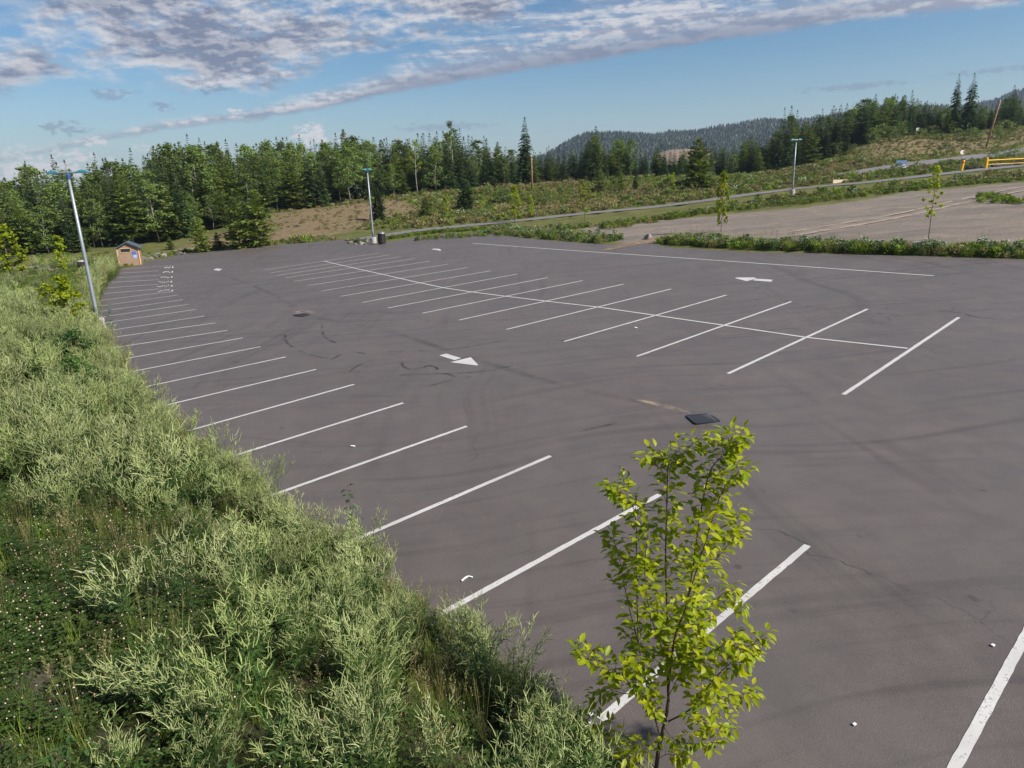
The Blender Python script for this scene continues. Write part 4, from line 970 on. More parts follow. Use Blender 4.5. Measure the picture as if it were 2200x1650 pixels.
SW = [sweet(200+k, rv(.7, .95), 11, rv(.26, .38), 7) for k in range(6)]
gn_scatter('pale_spike_weeds', *B_S, [pobj(s, [M_SAGE, M_SPIKE], True) for s in SW], 'grey-green weeds with pale drooping seed spikes covering the bank', 'weeds')
gn_scatter('clover', *B_C, [pobj(clover(220+k, .17), [M_CLOV, M_CLFL]) for k in range(4)], 'low dark clover with pinkish white heads on the bank', 'clover')
gn_scatter('bank_grass', *B_G, [pobj(tuft(230+k, rv(.34, .5), 34, .07, rv(.35, .7), .007, 3 if k == 3 else 0, 0), [M_GRASS]) for k in range(4)], 'yellow-green grass tufts among the bank weeds', 'grass')
def herb(seed, h, dead=False):
    """leafy weed without spikes: upright stems with broad lance leaves; or last year's dry stems"""
    rr = random.Random(seed); m_ = MB()
    for s in range(7 if not dead else 9):
        a = rr.uniform(0, 6.28); tip = hdir(a)*rr.uniform(.05, .3)+Vector((0, 0, h*rr.uniform(.6, 1.1))); m_.tube([Vector((0, 0, 0)), tip*.5+Vector((0, 0, .04)), tip], [.004, .003, .0015], 3, rr.random(), 1 if dead else 0, cap=False)
        for k in range(14 if not dead else 7):
            t = rr.uniform(.15, 1); q = tip*t; d = hdir(rr.uniform(0, 6.28), rr.uniform(-.3, .8))
            if dead: m_.tube([q, q+d*rr.uniform(.03, .10)], [.0018, .0008], 3, rr.random(), 1, cap=False)
            else: m_.leaf(q, d, (0, 0, 1), rr.uniform(.05, .11), rr.uniform(.018, .034), rr.random(), 0, .2, .35, 3)
    return m_
M_HERB = foliage('dark_herb_leaves', (.030, .080, .018), (.080, .150, .030), (.095, .120, .022), .25)
gn_scatter('leafy_weeds', *B_H, [pobj(herb(290+k, rv(.45, .75), k == 4), [M_HERB, M_DRY]) for k in range(5)], 'dark green leafy weeds and dry stems in the gaps of the bank', 'weeds')
gn_scatter('reddish_grass', *B_R, [pobj(tuft(240+k, .55, 12, .05, .4, .005, 9, 1), [M_GRASS2, M_DRY]) for k in range(3)], 'reddish seeding grass among the bank weeds', 'grass')
print('bank', [len(b[0]) for b in (B_S, B_C, B_G, B_R)])

# --- strips and meadow across the lot
HED_px = [(1440,522),(1600,532),(1800,540),(2000,545),(2210,550)]
H1 = ([], [], [], []); MEA = ([], [], [], [])
def strip_fill(B, pts, width, n, scale, kinds):
    P = [at(*p)[:2] for p in pts]; L = np.array([np.hypot(*(P[i+1]-P[i])) for i in range(len(P)-1)]); cs = np.r_[0, np.cumsum(L)]
    for k in range(n):
        s = rv(0, cs[-1]); i = min(len(L)-1, int(np.searchsorted(cs, s)-1)) if s > 0 else 0; t = (s-cs[i])/L[i]; p = P[i]+(P[i+1]-P[i])*t; d = (P[i+1]-P[i])/L[i]; nrm = np.array([-d[1], d[0]])
        q = p+nrm*rv(-width/2, width/2); put(B, (q[0], q[1], tz1(q[0], q[1])-.05), rv(*scale), random.choice(kinds), .1)
strip_fill(H1, [(1424,519),(1600,530),(1800,537),(2000,542),(2215,549)], 1.9, 820, (.25, .8), (1, 2, 3, 3, 4, 4, 5, 6, 6))
strip_fill(H1, [(1050,494),(1130,504),(1250,513),(1320,519)], 2.6, 560, (.25, .75), (1, 2, 3, 3, 4, 4, 5, 6, 6))
strip_fill(H1, [(835,514),(935,500),(1040,494)], 1.2, 190, (.3, .6), (0, 3, 3))
strip_fill(H1, [(320,556),(400,541),(560,524),(700,513)], 1.3, 260, (.3, .6), (0, 3, 3))
strip_fill(H1, [(262,569),(290,568),(302,565)], .5, 16, (.4, .6), (0,))
strip_fill(H1, [(745,521),(790,520)], .5, 14, (.35, .6), (0, 2))
strip_fill(H1, [(900,515),(1130,500),(1400,474),(1640,441),(1850,418),(2000,404),(2200,386)], 2.2, 640, (.3, .7), (0, 0, 1, 3, 3, 4))
strip_fill(H1, [(1300,492),(1500,460),(1700,440),(1900,415),(2100,393),(2210,380)], 2.6, 420, (.4, .8), (3, 3, 4, 0))
for k in range(30): a = at(rv(2100, 2215), rv(425, 438)); put(H1, (a[0], a[1], tz1(a[0], a[1])-.05), rv(.5, .9), 3)
gn_scatter('hedge_weeds', *H1, [pobj(weed(250, .8, .42, 170, .17), [M_BUSH]), pobj(weed(251, .85, .42, 150, .16, 16, .05), [M_SAGE, M_WHITE]), pobj(weed(252, .9, .4, 120, .17, 34, .07), [M_SAGE, M_SPIKE]), pobj(weed(253, .6, .5, 170, .18), [M_GRASS]), pobj(weed(254, .6, .5, 150, .18), [M_GRASS2]), pobj(tuft(255, 1.1, 40, .3, .5, .03, 10, 0), [M_GRASS2]), pobj(tuft(256, 1.0, 44, .3, .6, .03, 0, 0), [M_GRASS])], 'knee-high green weeds with white flowers in strips beyond the lot', 'weeds')
xs = RNG.uniform(-40, 125, 24000); ys = RNG.uniform(78, 172, 24000); zs = tz(xs, ys); px, py, dep = pix(xs, ys, zs)
PATHL = [at(*p)[:2] for p in [(770,516),(880,498),(1130,473),(1400,446),(1640,415),(1850,394),(2000,377),(2260,350)]]
dpth = dist(PATHL, xs, ys, False); ROADL = [atY(a, b, c)[:2] for a, b, c in [(1805,376,116),(1920,361,121),(2060,343,126),(2260,318,136)]]; drd = dist(ROADL, xs, ys, False); ing = inside(GRAV, xs, ys) | inside(LOT, xs, ys); ind = inside(DIRT, xs, ys)
ppy = np.interp(px, [880,1000,1130,1260,1400,1520,1640,1750,1850,2000,2200], [498,486,473,459,446,431,415,402,394,377,355])
bl = np.interp(px, [a[0] for a in FOREST], [a[1] for a in FOREST])
for x, y, z, a, b, dp, dr, ig, idr, bb, pp in zip(xs, ys, zs, px, py, dpth, drd, ing, ind, bl, ppy):
    if -4 < b-pp < 16: continue
    if ig or dp < 2.3 or dr < 3.0 or a < 560 or a > 2260 or b < bb-6: continue
    if idr and random.random() < .72: continue
    patch = math.sin(x*.11+1.3)*math.cos(y*.13+x*.04)+rv(-.5, .5)
    kk = 4 if (idr or (1060 < a < 1400 and b < 455 and patch > .1) or (patch > .75 and a > 1300)) else random.choice((3, 3, 0, 5, 5, 4) if patch < .1 else (3, 4, 5, 5, 2 if random.random() < .4 else 5, 1 if random.random() < .3 else 4))
    put(MEA, (x, y, z-.06), (rv(.35, .75) if random.random() < .85 else rv(.8, 1.2))*(.6 if idr else 1)*(.55 if (a > 1650 and b < 345) else 1), kk)
gn_scatter('meadow_weeds', *MEA, [pobj(weed(260, .8, .6, 120, .24), [M_BUSH]), pobj(weed(261, .85, .6, 110, .24, 14, .10), [M_GRASS, M_WHITE]), pobj(weed(262, .9, .55, 90, .24, 26, .10), [M_SAGE, M_SPIKE]), pobj(weed(263, .6, .7, 130, .26), [M_GRASS]), pobj(weed(264, .55, .7, 120, .26), [M_DRY]), pobj(weed(265, .55, .7, 130, .26), [M_GRASS2])], 'mixed green and tan meadow weeds before the forest', 'meadow')
xs = RNG.uniform(-75, -26, 5200); ys = RNG.uniform(38, 88, 5200); zs = tz(xs, ys); px, py, dep = pix(xs, ys, zs); ok = ~inside(LOT, xs, ys) & (dist(LOT, xs, ys) > .4) & (px > -120) & (px < 330) & (py < 720)
FLD = ([], [], [], [])
for x, y, z, a, b in zip(xs[ok], ys[ok], zs[ok], px[ok], py[ok]):
    if 556 < b+a*.085 < 604 and random.random() < .85: continue
    put(FLD, (x, y, z-.04), rv(.35, .8), random.choice((0, 1, 1, 1, 2) if b < 640 else (0, 0, 1, 2)))
gn_scatter('field_grass', *FLD, [pobj(weed(270, .55, .5, 150, .16), [M_BUSH]), pobj(weed(271, .4, .55, 160, .17), [M_GRASS]), pobj(weed(272, .6, .5, 120, .16, 20, .06), [M_SAGE, M_SPIKE])], 'grass and low weeds on the flat field left of the lot', 'grass')
print('far', len(H1[0]), len(MEA[0]), len(FLD[0]))
# forest behind the front rows: reads as one mass
BKF = ([], [], [], [])
for dY, step in ((26, 24), (34, 22)):
    px = -40
    while px < 2260:
        by, Yb = fb(px); Yd = Yb+dY+rv(-2, 2); d = ray(px, by); x, y = d[0]/d[1]*Yd, Yd; z = tz1(x, y); h = top_h((x, y, z), skyf(px)+rv(2, 26)); put(BKF, (x, y, z), max(3, h)/12, random.randrange(4), .02)
        px += step*rv(.7, 1.3)
gn_scatter('forest', *BKF, [bpy.data.objects.new('kind', x) for x in (SPR[0][1], SPR[3][1], PIN[0][1], ASP[1][1])], 'dense dark forest behind the front trees', 'forest')

# ------------------------------------------------------------------ single weeds, daisies and the young tree in front
def weed_thing(px, py, mb, h, label, sc, mats=(M_SAGE, M_SPIKE)):
    g = ground_hit(px, py); o = mb.build('weed', list(mats), None, True); o.location = (g[0], g[1], g[2]-.02); o.scale = (sc,)*3; o.rotation_euler = (0, 0, rv(0, 6)); tag(o, label, 'weed plant')
weed_thing(1105, 1530, sweet(281, 1.0, 15, .42, 7, True), 1, 'airy pale weed arching over the asphalt left of the young tree', 1.0)
weed_thing(590, 1085, sweet(282, .95, 10, .4, 6, True), 1, 'airy pale weed leaning over the third bay line by the bank', 1.0)
weed_thing(480, 1000, sweet(283, .9, 7, .3, 6, True), 1, 'thin tall pale weed reaching over the fourth bay line by the bank', 1.1)
weed_thing(800, 1200, sweet(284, .9, 9, .35, 6, True), 1, 'pale weed at the rim beside the dark-leaved seedling', .95)
weed_thing(345, 900, sweet(285, .9, 7, .3, 6, True), 1, 'wispy pale weed over the seventh bay line by the bank', 1.1)
def seedling(px, py, ytop, label, n, ls):
    g = ground_hit(px, py); h = top_h(g, ytop); e = empty('seedling', (g[0], g[1], g[2])); s = MB(); s.tube([(0, 0, -.05), (.02, 0, h*.5), (0, .02, h)], [.008, .006, .003], 5); s.build('stem', M_TWIG, e)
    l = MB()
    for k in range(n):
        z = h*(.25+.75*k/n); d = hdir(k*2.4, rv(-.3, .5)); l.leaf(Vector((0, 0, z))+d*.03, d, (0, 0, 1), ls*rv(.8, 1.2), ls*.8, random.random(), 0, .15, .3)
    l.build('leaves', M_DKLEAF, e, True); tag(e, label, 'seedling')
seedling(762, 1190, 1040, 'dark-leaved poplar seedling rising from the weeds at the rim', 22, .10)
seedling(245, 735, 648, 'dark-leaved seedling beside the foot of the tall lamp post', 18, .22)
def daisy(px, py, label, grp):
    g = ground_hit(px, py); h = rv(.28, .36); g = ground_hit(px, py+F*h*.8/8); e = empty('daisy', (g[0], g[1], g[2])); s = MB(); s.tube([(0, 0, 0), (.01, 0, h)], [.002, .0016], 4); s.build('stem', M_GRASS, e)
    pt = MB(); tl = Euler((rv(-.5, -.1), rv(-.3, .3), 0)).to_matrix()
    for k in range(14): d = tl@hdir(k*6.283/14, .1); pt.leaf(Vector((.01, 0, h))+d*.005, d, tl@Vector((0, 0, 1)), .024, .009, random.random(), 0, .1, .1, 2)
    pt.build('petals', M_WHITE, e); c = MB(); c.lathe([(.004, h-.002), (.007, h+.002), (.004, h+.006)], 8, (.01, 0, 0)); c.build('disc', M_YEL, e); tag(e, label, 'daisy', grp)
for px, py in [(176,1232),(185,1240),(196,1243),(206,1238),(215,1243),(279,1234),(291,1226)]: daisy(px, py, 'white daisy in the cluster above the dark clover', 'daisies above the clover')
for px, py in [(152,1012),(186,1030),(228,1000),(236,1010),(232,1018),(245,1024)]: daisy(px, py, 'white daisy in the weeds higher up the bank', 'daisies higher up the bank')

def young_tree():
    Yt = 5.55; g = atY(1411, 1690, Yt); base = Vector((g[0], g[1], g[2])); gz = tz1(g[0], g[1]); rr = random.Random(5)
    e = empty('young_tree', (g[0], g[1], gz)); W = MB(); Lf = MB(); O = Vector((g[0], g[1], gz))
    def P(px, py, dy=0.0): q = atY(px, py, Yt+dy); return Vector(q)-O
    def curve(pts, n):
        o = []
        for i in range(len(pts)-1):
            p0, a, b, p3 = pts[max(i-1, 0)], pts[i], pts[i+1], pts[min(i+2, len(pts)-1)]
            for j in range(n):
                t = j/n; o.append(.5*((2*a)+(b-p0)*t+(2*p0-5*a+4*b-p3)*t*t+(3*a-p0-3*b+p3)*t**3))
        return o+[pts[-1]]
    def leaf(p, d, small=1.0):
        d = (d+Vector((rr.gauss(0, .25), rr.gauss(0, .25), rr.gauss(-.25, .2)))).normalized(); up = Vector((rr.gauss(0, .35), rr.gauss(0, .35), 1))
        L = rr.uniform(.070, .122)*small; q = p+d*.012
        Lf.leaf(q, d, up, L, L*rr.uniform(.42, .52), min(1, max(0, rr.gauss(.5, .28))), 0, .30, rr.uniform(.15, .45), 3)
    def twig(p, d, L, r):
        pts = [p]; dd = d.copy(); n = 5
        for k in range(n): dd = (dd+Vector((rr.gauss(0, .10), rr.gauss(0, .10), .06))).normalized(); pts.append(pts[-1]+dd*(L/n))
        W.tube(pts, [r*(1-.75*k/n) for k in range(n+1)], 4, cap=False); nl = max(3, int(L/.032)); sgn = 1
        for k in range(nl):
            t = (k+.7)/nl*n; i = min(n-1, int(t)); q = pts[i].lerp(pts[i+1], t-i); ax = (pts[i+1]-pts[i]).normalized(); s = ax.cross(Vector((0, 0, 1))); s = s.normalized() if s.length > .1 else hdir(rr.uniform(0, 6.28))
            leaf(q, ax*.55+s*sgn*.85); sgn = -sgn
        leaf(pts[-1], dd, .85)
    def branch(pts, r0, r1, start=.25, tw=.26, dens=1.0):
        c = curve(pts, 6); n = len(c); W.tube(c, [r0+(r1-r0)*i/(n-1) for i in range(n)], 6, cap=False); L = sum((c[i+1]-c[i]).length for i in range(n-1)); k = int(L*(1-start)/.034*dens); a = rr.uniform(0, 6)
        for j in range(k):
            f = start+(1-start)*(j+rr.random()*.6)/k; t = f*(n-1); i = min(n-2, int(t)); q = c[i].lerp(c[i+1], t-i); ax = (c[i+1]-c[i]).normalized(); a += 2.4
            o = ax.orthogonal().normalized(); o = Matrix.Rotation(a, 3, ax)@o; o.z *= .4; Lt = tw*rr.uniform(.35, 1.1)*(1-.62*f)+.05
            if rr.random() < .22: leaf(q, o+ax*.4)
            else: twig(q, (o*.9+ax*.55+Vector((0, 0, .1))).normalized(), Lt, .0028)
        twig(c[-1], (c[-1]-c[-2]).normalized(), .10, .0022)
    T = MB(); tr = curve([Vector((0, 0, -.25)), P(1411, 1690), P(1411, 1645), P(1416, 1606), P(1430, 1545), P(1436, 1504)], 6)
    T.tube(tr, [.026-.010*i/(len(tr)-1) for i in range(len(tr))], 9); T.build('trunk', M_BARK, e, True)
    branch([P(1436, 1504), P(1434, 1407, .02), P(1434, 1335), P(1430, 1213, -.02), P(1432, 1117, .03), P(1434, 1025, .05), P(1437, 990, .05)], .013, .003, .10)
    branch([P(1434, 1010, .05), P(1458, 985, .0), P(1480, 962, 0), P(1494, 945, -.02)], .004, .002, .1, .16)
    branch([P(1434, 1030, .05), P(1412, 1000, .0), P(1402, 980, .1)], .004, .002, .1, .16)
    branch([P(1436, 1480), P(1449, 1373, -.1), P(1478, 1286, -.14), P(1507, 1092, -.2), P(1527, 1010, -.2), P(1560, 972, -.22), P(1586, 940, -.25)], .011, .002, .22, .24)
    branch([P(1478, 1286, -.14), P(1517, 1160, -.3), P(1551, 1058, -.36), P(1588, 1012, -.4)], .007, .002, .15, .22)
    branch([P(1500, 1195, -.2), P(1545, 1140, -.1), P(1585, 1112, -.05)], .005, .002, .2, .18)
    branch([P(1484, 1265, .1), P(1540, 1200, .2), P(1580, 1150, .25)], .005, .002, .15, .2)
    branch([P(1416, 1575), P(1391, 1480, .1), P(1371, 1383, .18), P(1347, 1286, .2), P(1333, 1209, .22), P(1318, 1155, .2)], .009, .002, .25, .26)
    branch([P(1371, 1383, .18), P(1368, 1250, .05), P(1366, 1121, 0), P(1352, 1075, -.05), P(1325, 1052, -.05)], .006, .002, .2, .22)
    branch([P(1436, 1550), P(1488, 1519, -.15), P(1536, 1456, -.25), P(1590, 1407, -.3), P(1632, 1372, -.32)], .009, .002, .2, .24)
    branch([P(1488, 1519, -.15), P(1551, 1495, .05), P(1607, 1490, .1)], .005, .002, .15, .22)
    branch([P(1470, 1530, -.1), P(1517, 1548, -.3), P(1556, 1560, -.4)], .004, .002, .2, .18)
    branch([P(1411, 1655), P(1375, 1615, .05), P(1342, 1592, .1), P(1298, 1568, .15), P(1272, 1560, .15)], .006, .002, .35, .18)
    branch([P(1400, 1515, .05), P(1350, 1465, -.1), P(1318, 1440, -.15), P(1280, 1422, -.2), P(1248, 1402, -.2)], .006, .002, .3, .18)
    branch([P(1393, 1490, .1), P(1340, 1490, .2), P(1300, 1480, .25), P(1282, 1512, .25)], .005, .002, .3, .18)
    branch([P(1449, 1373, -.1), P(1500, 1330, .15), P(1560, 1270, .25), P(1590, 1300, .3)], .006, .002, .2, .22)
    branch([P(1434, 1420, .0), P(1400, 1330, -.2), P(1385, 1230, -.25), P(1392, 1150, -.25)], .006, .002, .15, .22)
    branch([P(1440, 1440, .0), P(1470, 1380, .3), P(1490, 1290, .35), P(1480, 1200, .35)], .006, .002, .15, .22)
    branch([P(1445, 1420, -.05), P(1500, 1420, -.3), P(1560, 1385, -.4), P(1600, 1400, -.42)], .006, .002, .2, .22)
    branch([P(1425, 1560), P(1450, 1590, -.2), P(1500, 1600, -.3), P(1540, 1590, -.3)], .004, .002, .2, .18)
    branch([P(1425, 1560), P(1405, 1520, -.15), P(1380, 1470, -.2), P(1372, 1420, -.2)], .004, .002, .2, .18, 1.3)
    branch([P(1434, 1500), P(1460, 1450, -.2), P(1490, 1400, -.3), P(1500, 1350, -.3)], .004, .002, .2, .2, 1.3)
    branch([P(1414, 1630), P(1440, 1620, -.1), P(1470, 1640, -.2), P(1490, 1660, -.2)], .003, .002, .2, .14, 1.2)
    branch([P(1414, 1640), P(1390, 1610, -.15), P(1365, 1620, -.2), P(1345, 1640, -.2)], .003, .002, .2, .14, 1.2)
    W.build('branches', M_TWIG, e, True); o = Lf.build('leaves', M_FRONT, e, True)
    tag(e, 'slender young tree with bright yellow-green leaves in front of the bay lines', 'tree'); print('front leaves', len(Lf.f)//6)
young_tree()

# ------------------------------------------------------------------ distant hill
def hill():
    RID = [(1010,352),(1100,338),(1170,322),(1210,300),(1255,282),(1310,276),(1400,277),(1450,268),(1500,272),(1560,264),(1610,256),(1650,250),(1720,244),(1790,236),(1850,228),(1950,224),(2050,216),(2130,204),(2200,190),(2300,178),(2500,170)]
    D = 1500.0; prof = []
    for px, py in RID: p = atY(px, py+20, D); prof.append(p)
    prof = np.array(prof); nx_, ny_ = 160, 40; xs = np.linspace(prof[0, 0]-60, prof[-1, 0]+700, nx_); tp = np.interp(xs, prof[:, 0], prof[:, 2]); V = []
    base = np.full(nx_, float(tz1(100, 214))-6)
    for j in range(ny_):
        t = j/(ny_-1); y = D-520+t*900; prof_t = np.sin(min(1, t/.58)*math.pi/2)**1.1 if t < .58 else 1-.5*((t-.58)/.42)**2
        w = 1+.05*np.sin(xs*.02+t*9)+.03*np.sin(xs*.05-t*14)*(1-t)
        z = base+(tp-base)*prof_t*np.where(abs(t-.58) < .02, 1, w)
        for x, zz in zip(xs, z): V.append((x*(y/D), y, zz))
    ii = np.arange(nx_*ny_).reshape(ny_, nx_); f = np.stack([ii[:-1, :-1], ii[:-1, 1:], ii[1:, 1:], ii[1:, :-1]], -1).reshape(-1, 4)
    me = bpy.data.meshes.new('hill'); me.from_pydata(V, [], f.tolist()); me.materials.append(simple('hill_ground', (.035, .050, .022), .95, .05, var=.4, scale=.02)); tag(link('hill', me), 'long wooded hill far behind the forest', 'hill', kind='structure')
    V = np.array(V).reshape(ny_, nx_, 3); m_ = MB()
    for k in range(15000):
        j = random.random()**.7*(ny_*.62-1); i = random.random()*(nx_-1.01); a = int(j); b = int(i); p = V[a, b]*(1-(j-a))*(1-(i-b))+V[a+1, b]*(j-a)*(1-(i-b))+V[a, b+1]*(1-(j-a))*(i-b)+V[a+1, b+1]*(j-a)*(i-b)
        h = rv(6, 12.5); r = h*rv(.22, .34); q = Vector(p); th = rv(0, 6)
        A = [q+hdir(th+n*1.571)*r+Vector((0, 0, h*.08)) for n in range(4)]; Bq = [q+hdir(th+.7+n*1.571)*r*.62+Vector((0, 0, h*.48)) for n in range(4)]; t1 = q+Vector((0, 0, h*.7)); t2 = q+Vector((0, 0, h)); tn = random.random()
        m_.add(A+[t1], [(n, (n+1) % 4, 4) for n in range(4)], tn); m_.add(Bq+[t2], [(n, (n+1) % 4, 4) for n in range(4)], tn)
    tag(m_.build('hill_forest', foliage('far_needles', (.010, .024, .014), (.022, .042, .022), None, .05)), 'blue-green conifers covering the distant hill', 'forest', kind='stuff')
    # far hint of another wooded hill at the left
    V = []; L = [(-300,372),(-100,384),(0,393),(60,402),(120,412),(220,424)]
    for px, py in L:
        p = atY(px, py, 1900); q = atY(px, py+60, 1700); V += [tuple(p), tuple(q)]
    for px, py in L: p = atY(px, py+10, 2300); V.append((p[0], p[1], p[2]-40))
    n = len(L); f = [(2*i, 2*i+1, 2*i+3, 2*i+2) for i in range(n-1)]+[(2*i, 2*i+2, 2*n+i+1, 2*n+i) for i in range(n-1)]
    me = bpy.data.meshes.new('hill'); me.from_pydata(V, [], f); me.materials.append(bpy.data.materials['hill_ground']); tag(link('hill', me), 'faint blue hill at the far left edge', 'hill', kind='structure')
    # sandy cut seen through a gap
    V = []; L = [(1412,329),(1426,325),(1438,322),(1470,320),(1500,321),(1514,321),(1524,325),(1532,329)]
    for px, py in L: p = atY(px, py, 420); q = atY(px, 355, 380); V += [tuple(p), tuple(q)]
    for px, py in L: p = atY(px, 350, 480); V.append(tuple(p))
    n = len(L); f = [(2*i, 2*i+1, 2*i+3, 2*i+2) for i in range(n-1)]+[(2*i, 2*i+2, 2*n+i+1, 2*n+i) for i in range(n-1)]
    me = bpy.data.meshes.new('sand_bank'); me.from_pydata(V, [], f); me.materials.append(simple('tan_sand', (.21, .165, .135), .95, .05, var=.2, scale=.1)); tag(link('sand_bank', me), 'bare tan sand bank below the distant hill', 'sand bank', kind='structure')
hill()
# air
m_ = MB(); m_.box((0, 1150, 60), (5200, 3300, 260)); hz = m_.mesh('haze', [])
Mh, nt, out = mat('haze_air'); pv = nt.nodes.new('ShaderNodeVolumePrincipled'); pv.inputs['Color'].default_value = (.62, .78, 1, 1); pv.inputs['Density'].default_value = .00013; pv.inputs['Anisotropy'].default_value = .2
nt.links.new(pv.outputs[0], out.inputs['Volume']); hz.materials.clear(); hz.materials.append(Mh)
HAZE = True
if HAZE: tag(link('haze', hz), 'thin bluish air over the whole place', 'haze', kind='stuff')

# ------------------------------------------------------------------ light and sky
SUN_EL, SUN_AZ = R(40), math.atan2(-.45, .89)      # azimuth measured from +X towards +Y
sd = Vector((math.cos(SUN_AZ)*math.cos(SUN_EL), math.sin(SUN_AZ)*math.cos(SUN_EL), math.sin(SUN_EL)))
sun = bpy.data.lights.new('sun', 'SUN'); sun.energy = 3.7; sun.angle = R(3.0); sun.color = (1, .95, .87)
so = bpy.data.objects.new('sun', sun); COL.objects.link(so); so.rotation_euler = sd.to_track_quat('Z', 'Y').to_euler(); so.location = (0, 0, 60)
W = bpy.data.worlds.new('World'); S.world = W; W.use_nodes = True; nt = W.node_tree; nt.nodes.clear()
out = nt.nodes.new('ShaderNodeOutputWorld'); bg = nt.nodes.new('ShaderNodeBackground'); nt.links.new(bg.outputs[0], out.inputs[0])
sky = nt.nodes.new('ShaderNodeTexSky'); sky.sky_type = 'NISHITA'; sky.sun_disc = False; sky.sun_elevation = SUN_EL; sky.sun_rotation = math.pi/2-SUN_AZ; sky.air_density = 1.0; sky.dust_density = .6; sky.ozone_density = 2.0
SKY_STR = .050
bg.inputs['Strength'].default_value = SKY_STR
tc = nt.nodes.new('ShaderNodeTexCoord').outputs['Generated']
sep = nt.nodes.new('ShaderNodeSeparateXYZ'); nt.links.new(tc, sep.inputs[0]); dx, dy, dz = sep.outputs
az = math_(nt, 'ARCTAN2', dx, dy); el = math_(nt, 'ARCSINE', dz)            # compass bearing and height of a sky direction
def AE(px, py): d = ray(px, py); d = d/np.linalg.norm(d); return math.atan2(d[0], d[1]), math.asin(d[2])
def curve(nt, v, pts, lo=-1.2, hi=1.2, vlo=-.1, vhi=.5):
    n = nt.nodes.new('ShaderNodeFloatCurve'); c = n.mapping.curves[0]; P = sorted([((a-lo)/(hi-lo), (b-vlo)/(vhi-vlo)) for a, b in pts])
    P = [(0, P[0][1])]+P+[(1, P[-1][1])]
    while len(c.points) < len(P): c.points.new(.5, .5)
    for k, (a, b) in enumerate(P): c.points[k].location = (a, b); c.points[k].handle_type = 'AUTO_CLAMPED'
    n.mapping.use_clip = False; n.mapping.update()
    nt.links.new(mapr(nt, v, lo, hi, 0, 1, False), n.inputs['Value'])
    return math_(nt, 'ADD', math_(nt, 'MULTIPLY', n.outputs[0], vhi-vlo), vlo)
cmb = nt.nodes.new('ShaderNodeCombineXYZ'); nt.links.new(az, cmb.inputs[0]); nt.links.new(el, cmb.inputs[1]); AEv = cmb.outputs[0]
def nz(sc, rz, off, detail=8, rough=.6): return noise(nt, mapping(nt, AEv, (*sc, 1), R(rz), (*off, 0)), 1.0, detail, rough)
SL = 9.0                                                          # clouds lie along rows that climb to the right
nbig = nz((4.5, 13), -SL, (0, 0), 6); nmed = nz((15, 42), -SL, (3, 1), 6); nfin = nz((48, 110), -SL, (1, 7), 6, .65); npuf = nz((95, 170), -4, (5, 2), 6, .65); nwis = nz((7, 95), -SL-1.5, (2, 4), 6, .6)
nmed2 = nz((15, 42), -SL, (3-.22, 1-.34), 6); nfin2 = nz((48, 110), -SL, (1-.25, 7-.40), 6, .65)      # the same clouds a step towards the sun
lit = math_(nt, 'ADD', math_(nt, 'MULTIPLY', math_(nt, 'SUBTRACT', nmed, nmed2), 2.6), math_(nt, 'MULTIPLY', math_(nt, 'SUBTRACT', nfin, nfin2), 1.5))
def ctr(v, k): return math_(nt, 'MULTIPLY', math_(nt, 'SUBTRACT', v, .5), k)
def add(*a):
    r = a[0]
    for b in a[1:]: r = math_(nt, 'ADD', r, b)
    return r
low = curve(nt, az, [AE(*p) for p in [(-200,372),(0,347),(200,310),(400,274),(560,257),(700,234),(900,193),(1100,160),(1300,128),(1500,98),(1700,66),(1900,40),(2200,8)]])
hgh = curve(nt, az, [AE(*p) for p in [(-200,352),(0,328),(200,292),(400,254),(560,226),(700,192),(850,130),(1000,70),(1150,10),(1300,-70),(1500,-140),(2200,-220)]])
thick = mapr(nt, math_(nt, 'SUBTRACT', hgh, low), .010, .06, .22, 1)
above = add(math_(nt, 'SUBTRACT', el, low), ctr(nmed, .012), ctr(nfin, .012))
below = add(math_(nt, 'SUBTRACT', hgh, el), math_(nt, 'MULTIPLY', add(ctr(nbig, .10), ctr(nmed, .06), ctr(nwis, .05)), thick))
wisp = mapr(nt, add(nwis, ctr(nbig, .5), ctr(nfin, .5)), .36, .62)
core = mapr(nt, above, .004, .050, 1, 0)                          # the roll is solid along its lower rim and frays upwards
roll_ = math_(nt, 'MULTIPLY', math_(nt, 'MULTIPLY', mapr(nt, above, -.002, .007), mapr(nt, math_(nt, 'DIVIDE', below, thick), -.018, .030)), math_(nt, 'MAXIMUM', core, math_(nt, 'ADD', math_(nt, 'MULTIPLY', wisp, .7), .25)))
under = mapr(nt, math_(nt, 'DIVIDE', above, thick), .004, .040, 1, 0)
bank_ = curve(nt, az, [AE(*p) for p in [(-300,180),(0,200),(130,170),(220,200),(330,196),(450,212),(560,205),(660,160),(760,125),(860,105),(1000,66),(1150,20),(1400,-120),(2200,-300)]])
bd = add(math_(nt, 'SUBTRACT', el, bank_), ctr(nbig, .07), ctr(nmed, .05), ctr(nfin, .02))
cells = add(math_(nt, 'MULTIPLY', nbig, .52), math_(nt, 'MULTIPLY', nmed, .34), math_(nt, 'MULTIPLY', nfin, .14))
gap = curve(nt, az, [AE(*p) for p in [(-300,60),(0,95),(60,70),(130,20),(260,-20),(500,-60),(2200,-300)]])
bank_d = math_(nt, 'MULTIPLY', mapr(nt, bd, -.004, .022), mapr(nt, cells, .405, .535))
bank_d = math_(nt, 'MULTIPLY', bank_d, mapr(nt, add(math_(nt, 'SUBTRACT', el, gap), ctr(nmed, .06)), .0, .03, 1, .35))
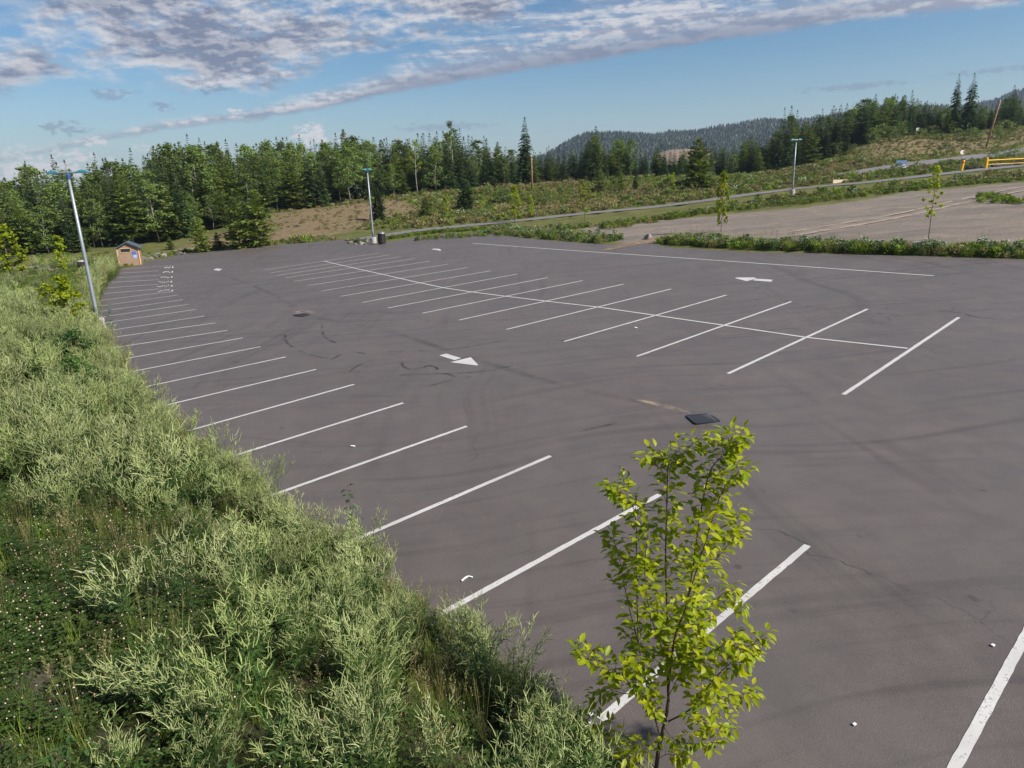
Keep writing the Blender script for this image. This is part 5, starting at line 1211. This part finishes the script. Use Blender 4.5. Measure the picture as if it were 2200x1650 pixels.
def puff(px, py, rx, ry, k=1.0, rag=1.0):
    a, e_ = AE(px, py); x = math_(nt, 'DIVIDE', math_(nt, 'SUBTRACT', az, a), rx/F); y = math_(nt, 'DIVIDE', math_(nt, 'SUBTRACT', el, e_), ry/F)
    r2 = add(math_(nt, 'MULTIPLY', x, x), math_(nt, 'MULTIPLY', y, y), ctr(npuf, 9.0*rag), ctr(nfin, 5.0*rag)); return mapr(nt, r2, 1.0, -.2, 0, k)
def many(L):
    r = None
    for a in L: q = puff(*a); r = q if r is None else math_(nt, 'MAXIMUM', r, q)
    return r
puffs = many([(672,292,40,24,1,.7),(205,304,20,9,.9),(60,372,70,24,.95),(145,350,60,20,.95),(508,243,14,9,.9),(735,298,26,10,.7),(300,318,40,6,.5),(20,330,40,12,.6)])
greyp = many([(135,275,34,13,.5),(345,229,20,8,.5),(240,205,36,10,.4),(460,190,30,10,.5),(1830,187,105,7,.5,.5),(2150,150,110,6,.45,.5),(960,272,110,10,.4,.6)])
K = 1.0/SKY_STR                                                   # cloud radiance in absolute terms
white = tuple(c*K*.36 for c in (.96, .94, .96)); grey = tuple(c*K*.30 for c in (.33, .38, .54)); mid = tuple(c*K*.30 for c in (.60, .62, .76))
skyc = nt.nodes.new('ShaderNodeHueSaturation'); nt.links.new(sky.outputs[0], skyc.inputs['Color']); skyc.inputs['Saturation'].default_value = 1.30
col = mixc(nt, mapr(nt, el, .0, .16, .55, .0), skyc.outputs[0], tuple(c*K*.30 for c in (.50, .63, .76)))
litm = mapr(nt, lit, -.30, .36, 0, 1, False)
bankcol = mixc(nt, mapr(nt, add(litm, mapr(nt, cells, .42, .62, .65, -.35), ctr(nfin, .4), ctr(nbig, -1.6)), .15, 1.22, 0, 1, False), grey, white)
rollcol = mixc(nt, math_(nt, 'MULTIPLY', under, mapr(nt, az, .28, .62, .9, .2)), mixc(nt, mapr(nt, add(litm, ctr(nwis, 1.5)), .0, .8), mid, white), mixc(nt, math_(nt, 'MULTIPLY', litm, .30), grey, mid))
col = mixc(nt, math_(nt, 'MULTIPLY', roll_, .92), col, rollcol)
col = mixc(nt, math_(nt, 'MULTIPLY', bank_d, .94), col, bankcol)
col = mixc(nt, greyp, col, grey)
col = mixc(nt, puffs, col, white)
nt.links.new(col, bg.inputs['Color'])

S.render.engine = 'CYCLES'
S.view_settings.view_transform = 'Standard'; S.view_settings.look = 'None'; S.view_settings.exposure = 1.05; S.view_settings.gamma = 1
S.cycles.use_denoising = True
S.cycles.max_bounces = 6; S.cycles.diffuse_bounces = 3; S.cycles.transparent_max_bounces = 12; S.cycles.volume_bounces = 0
print('done')
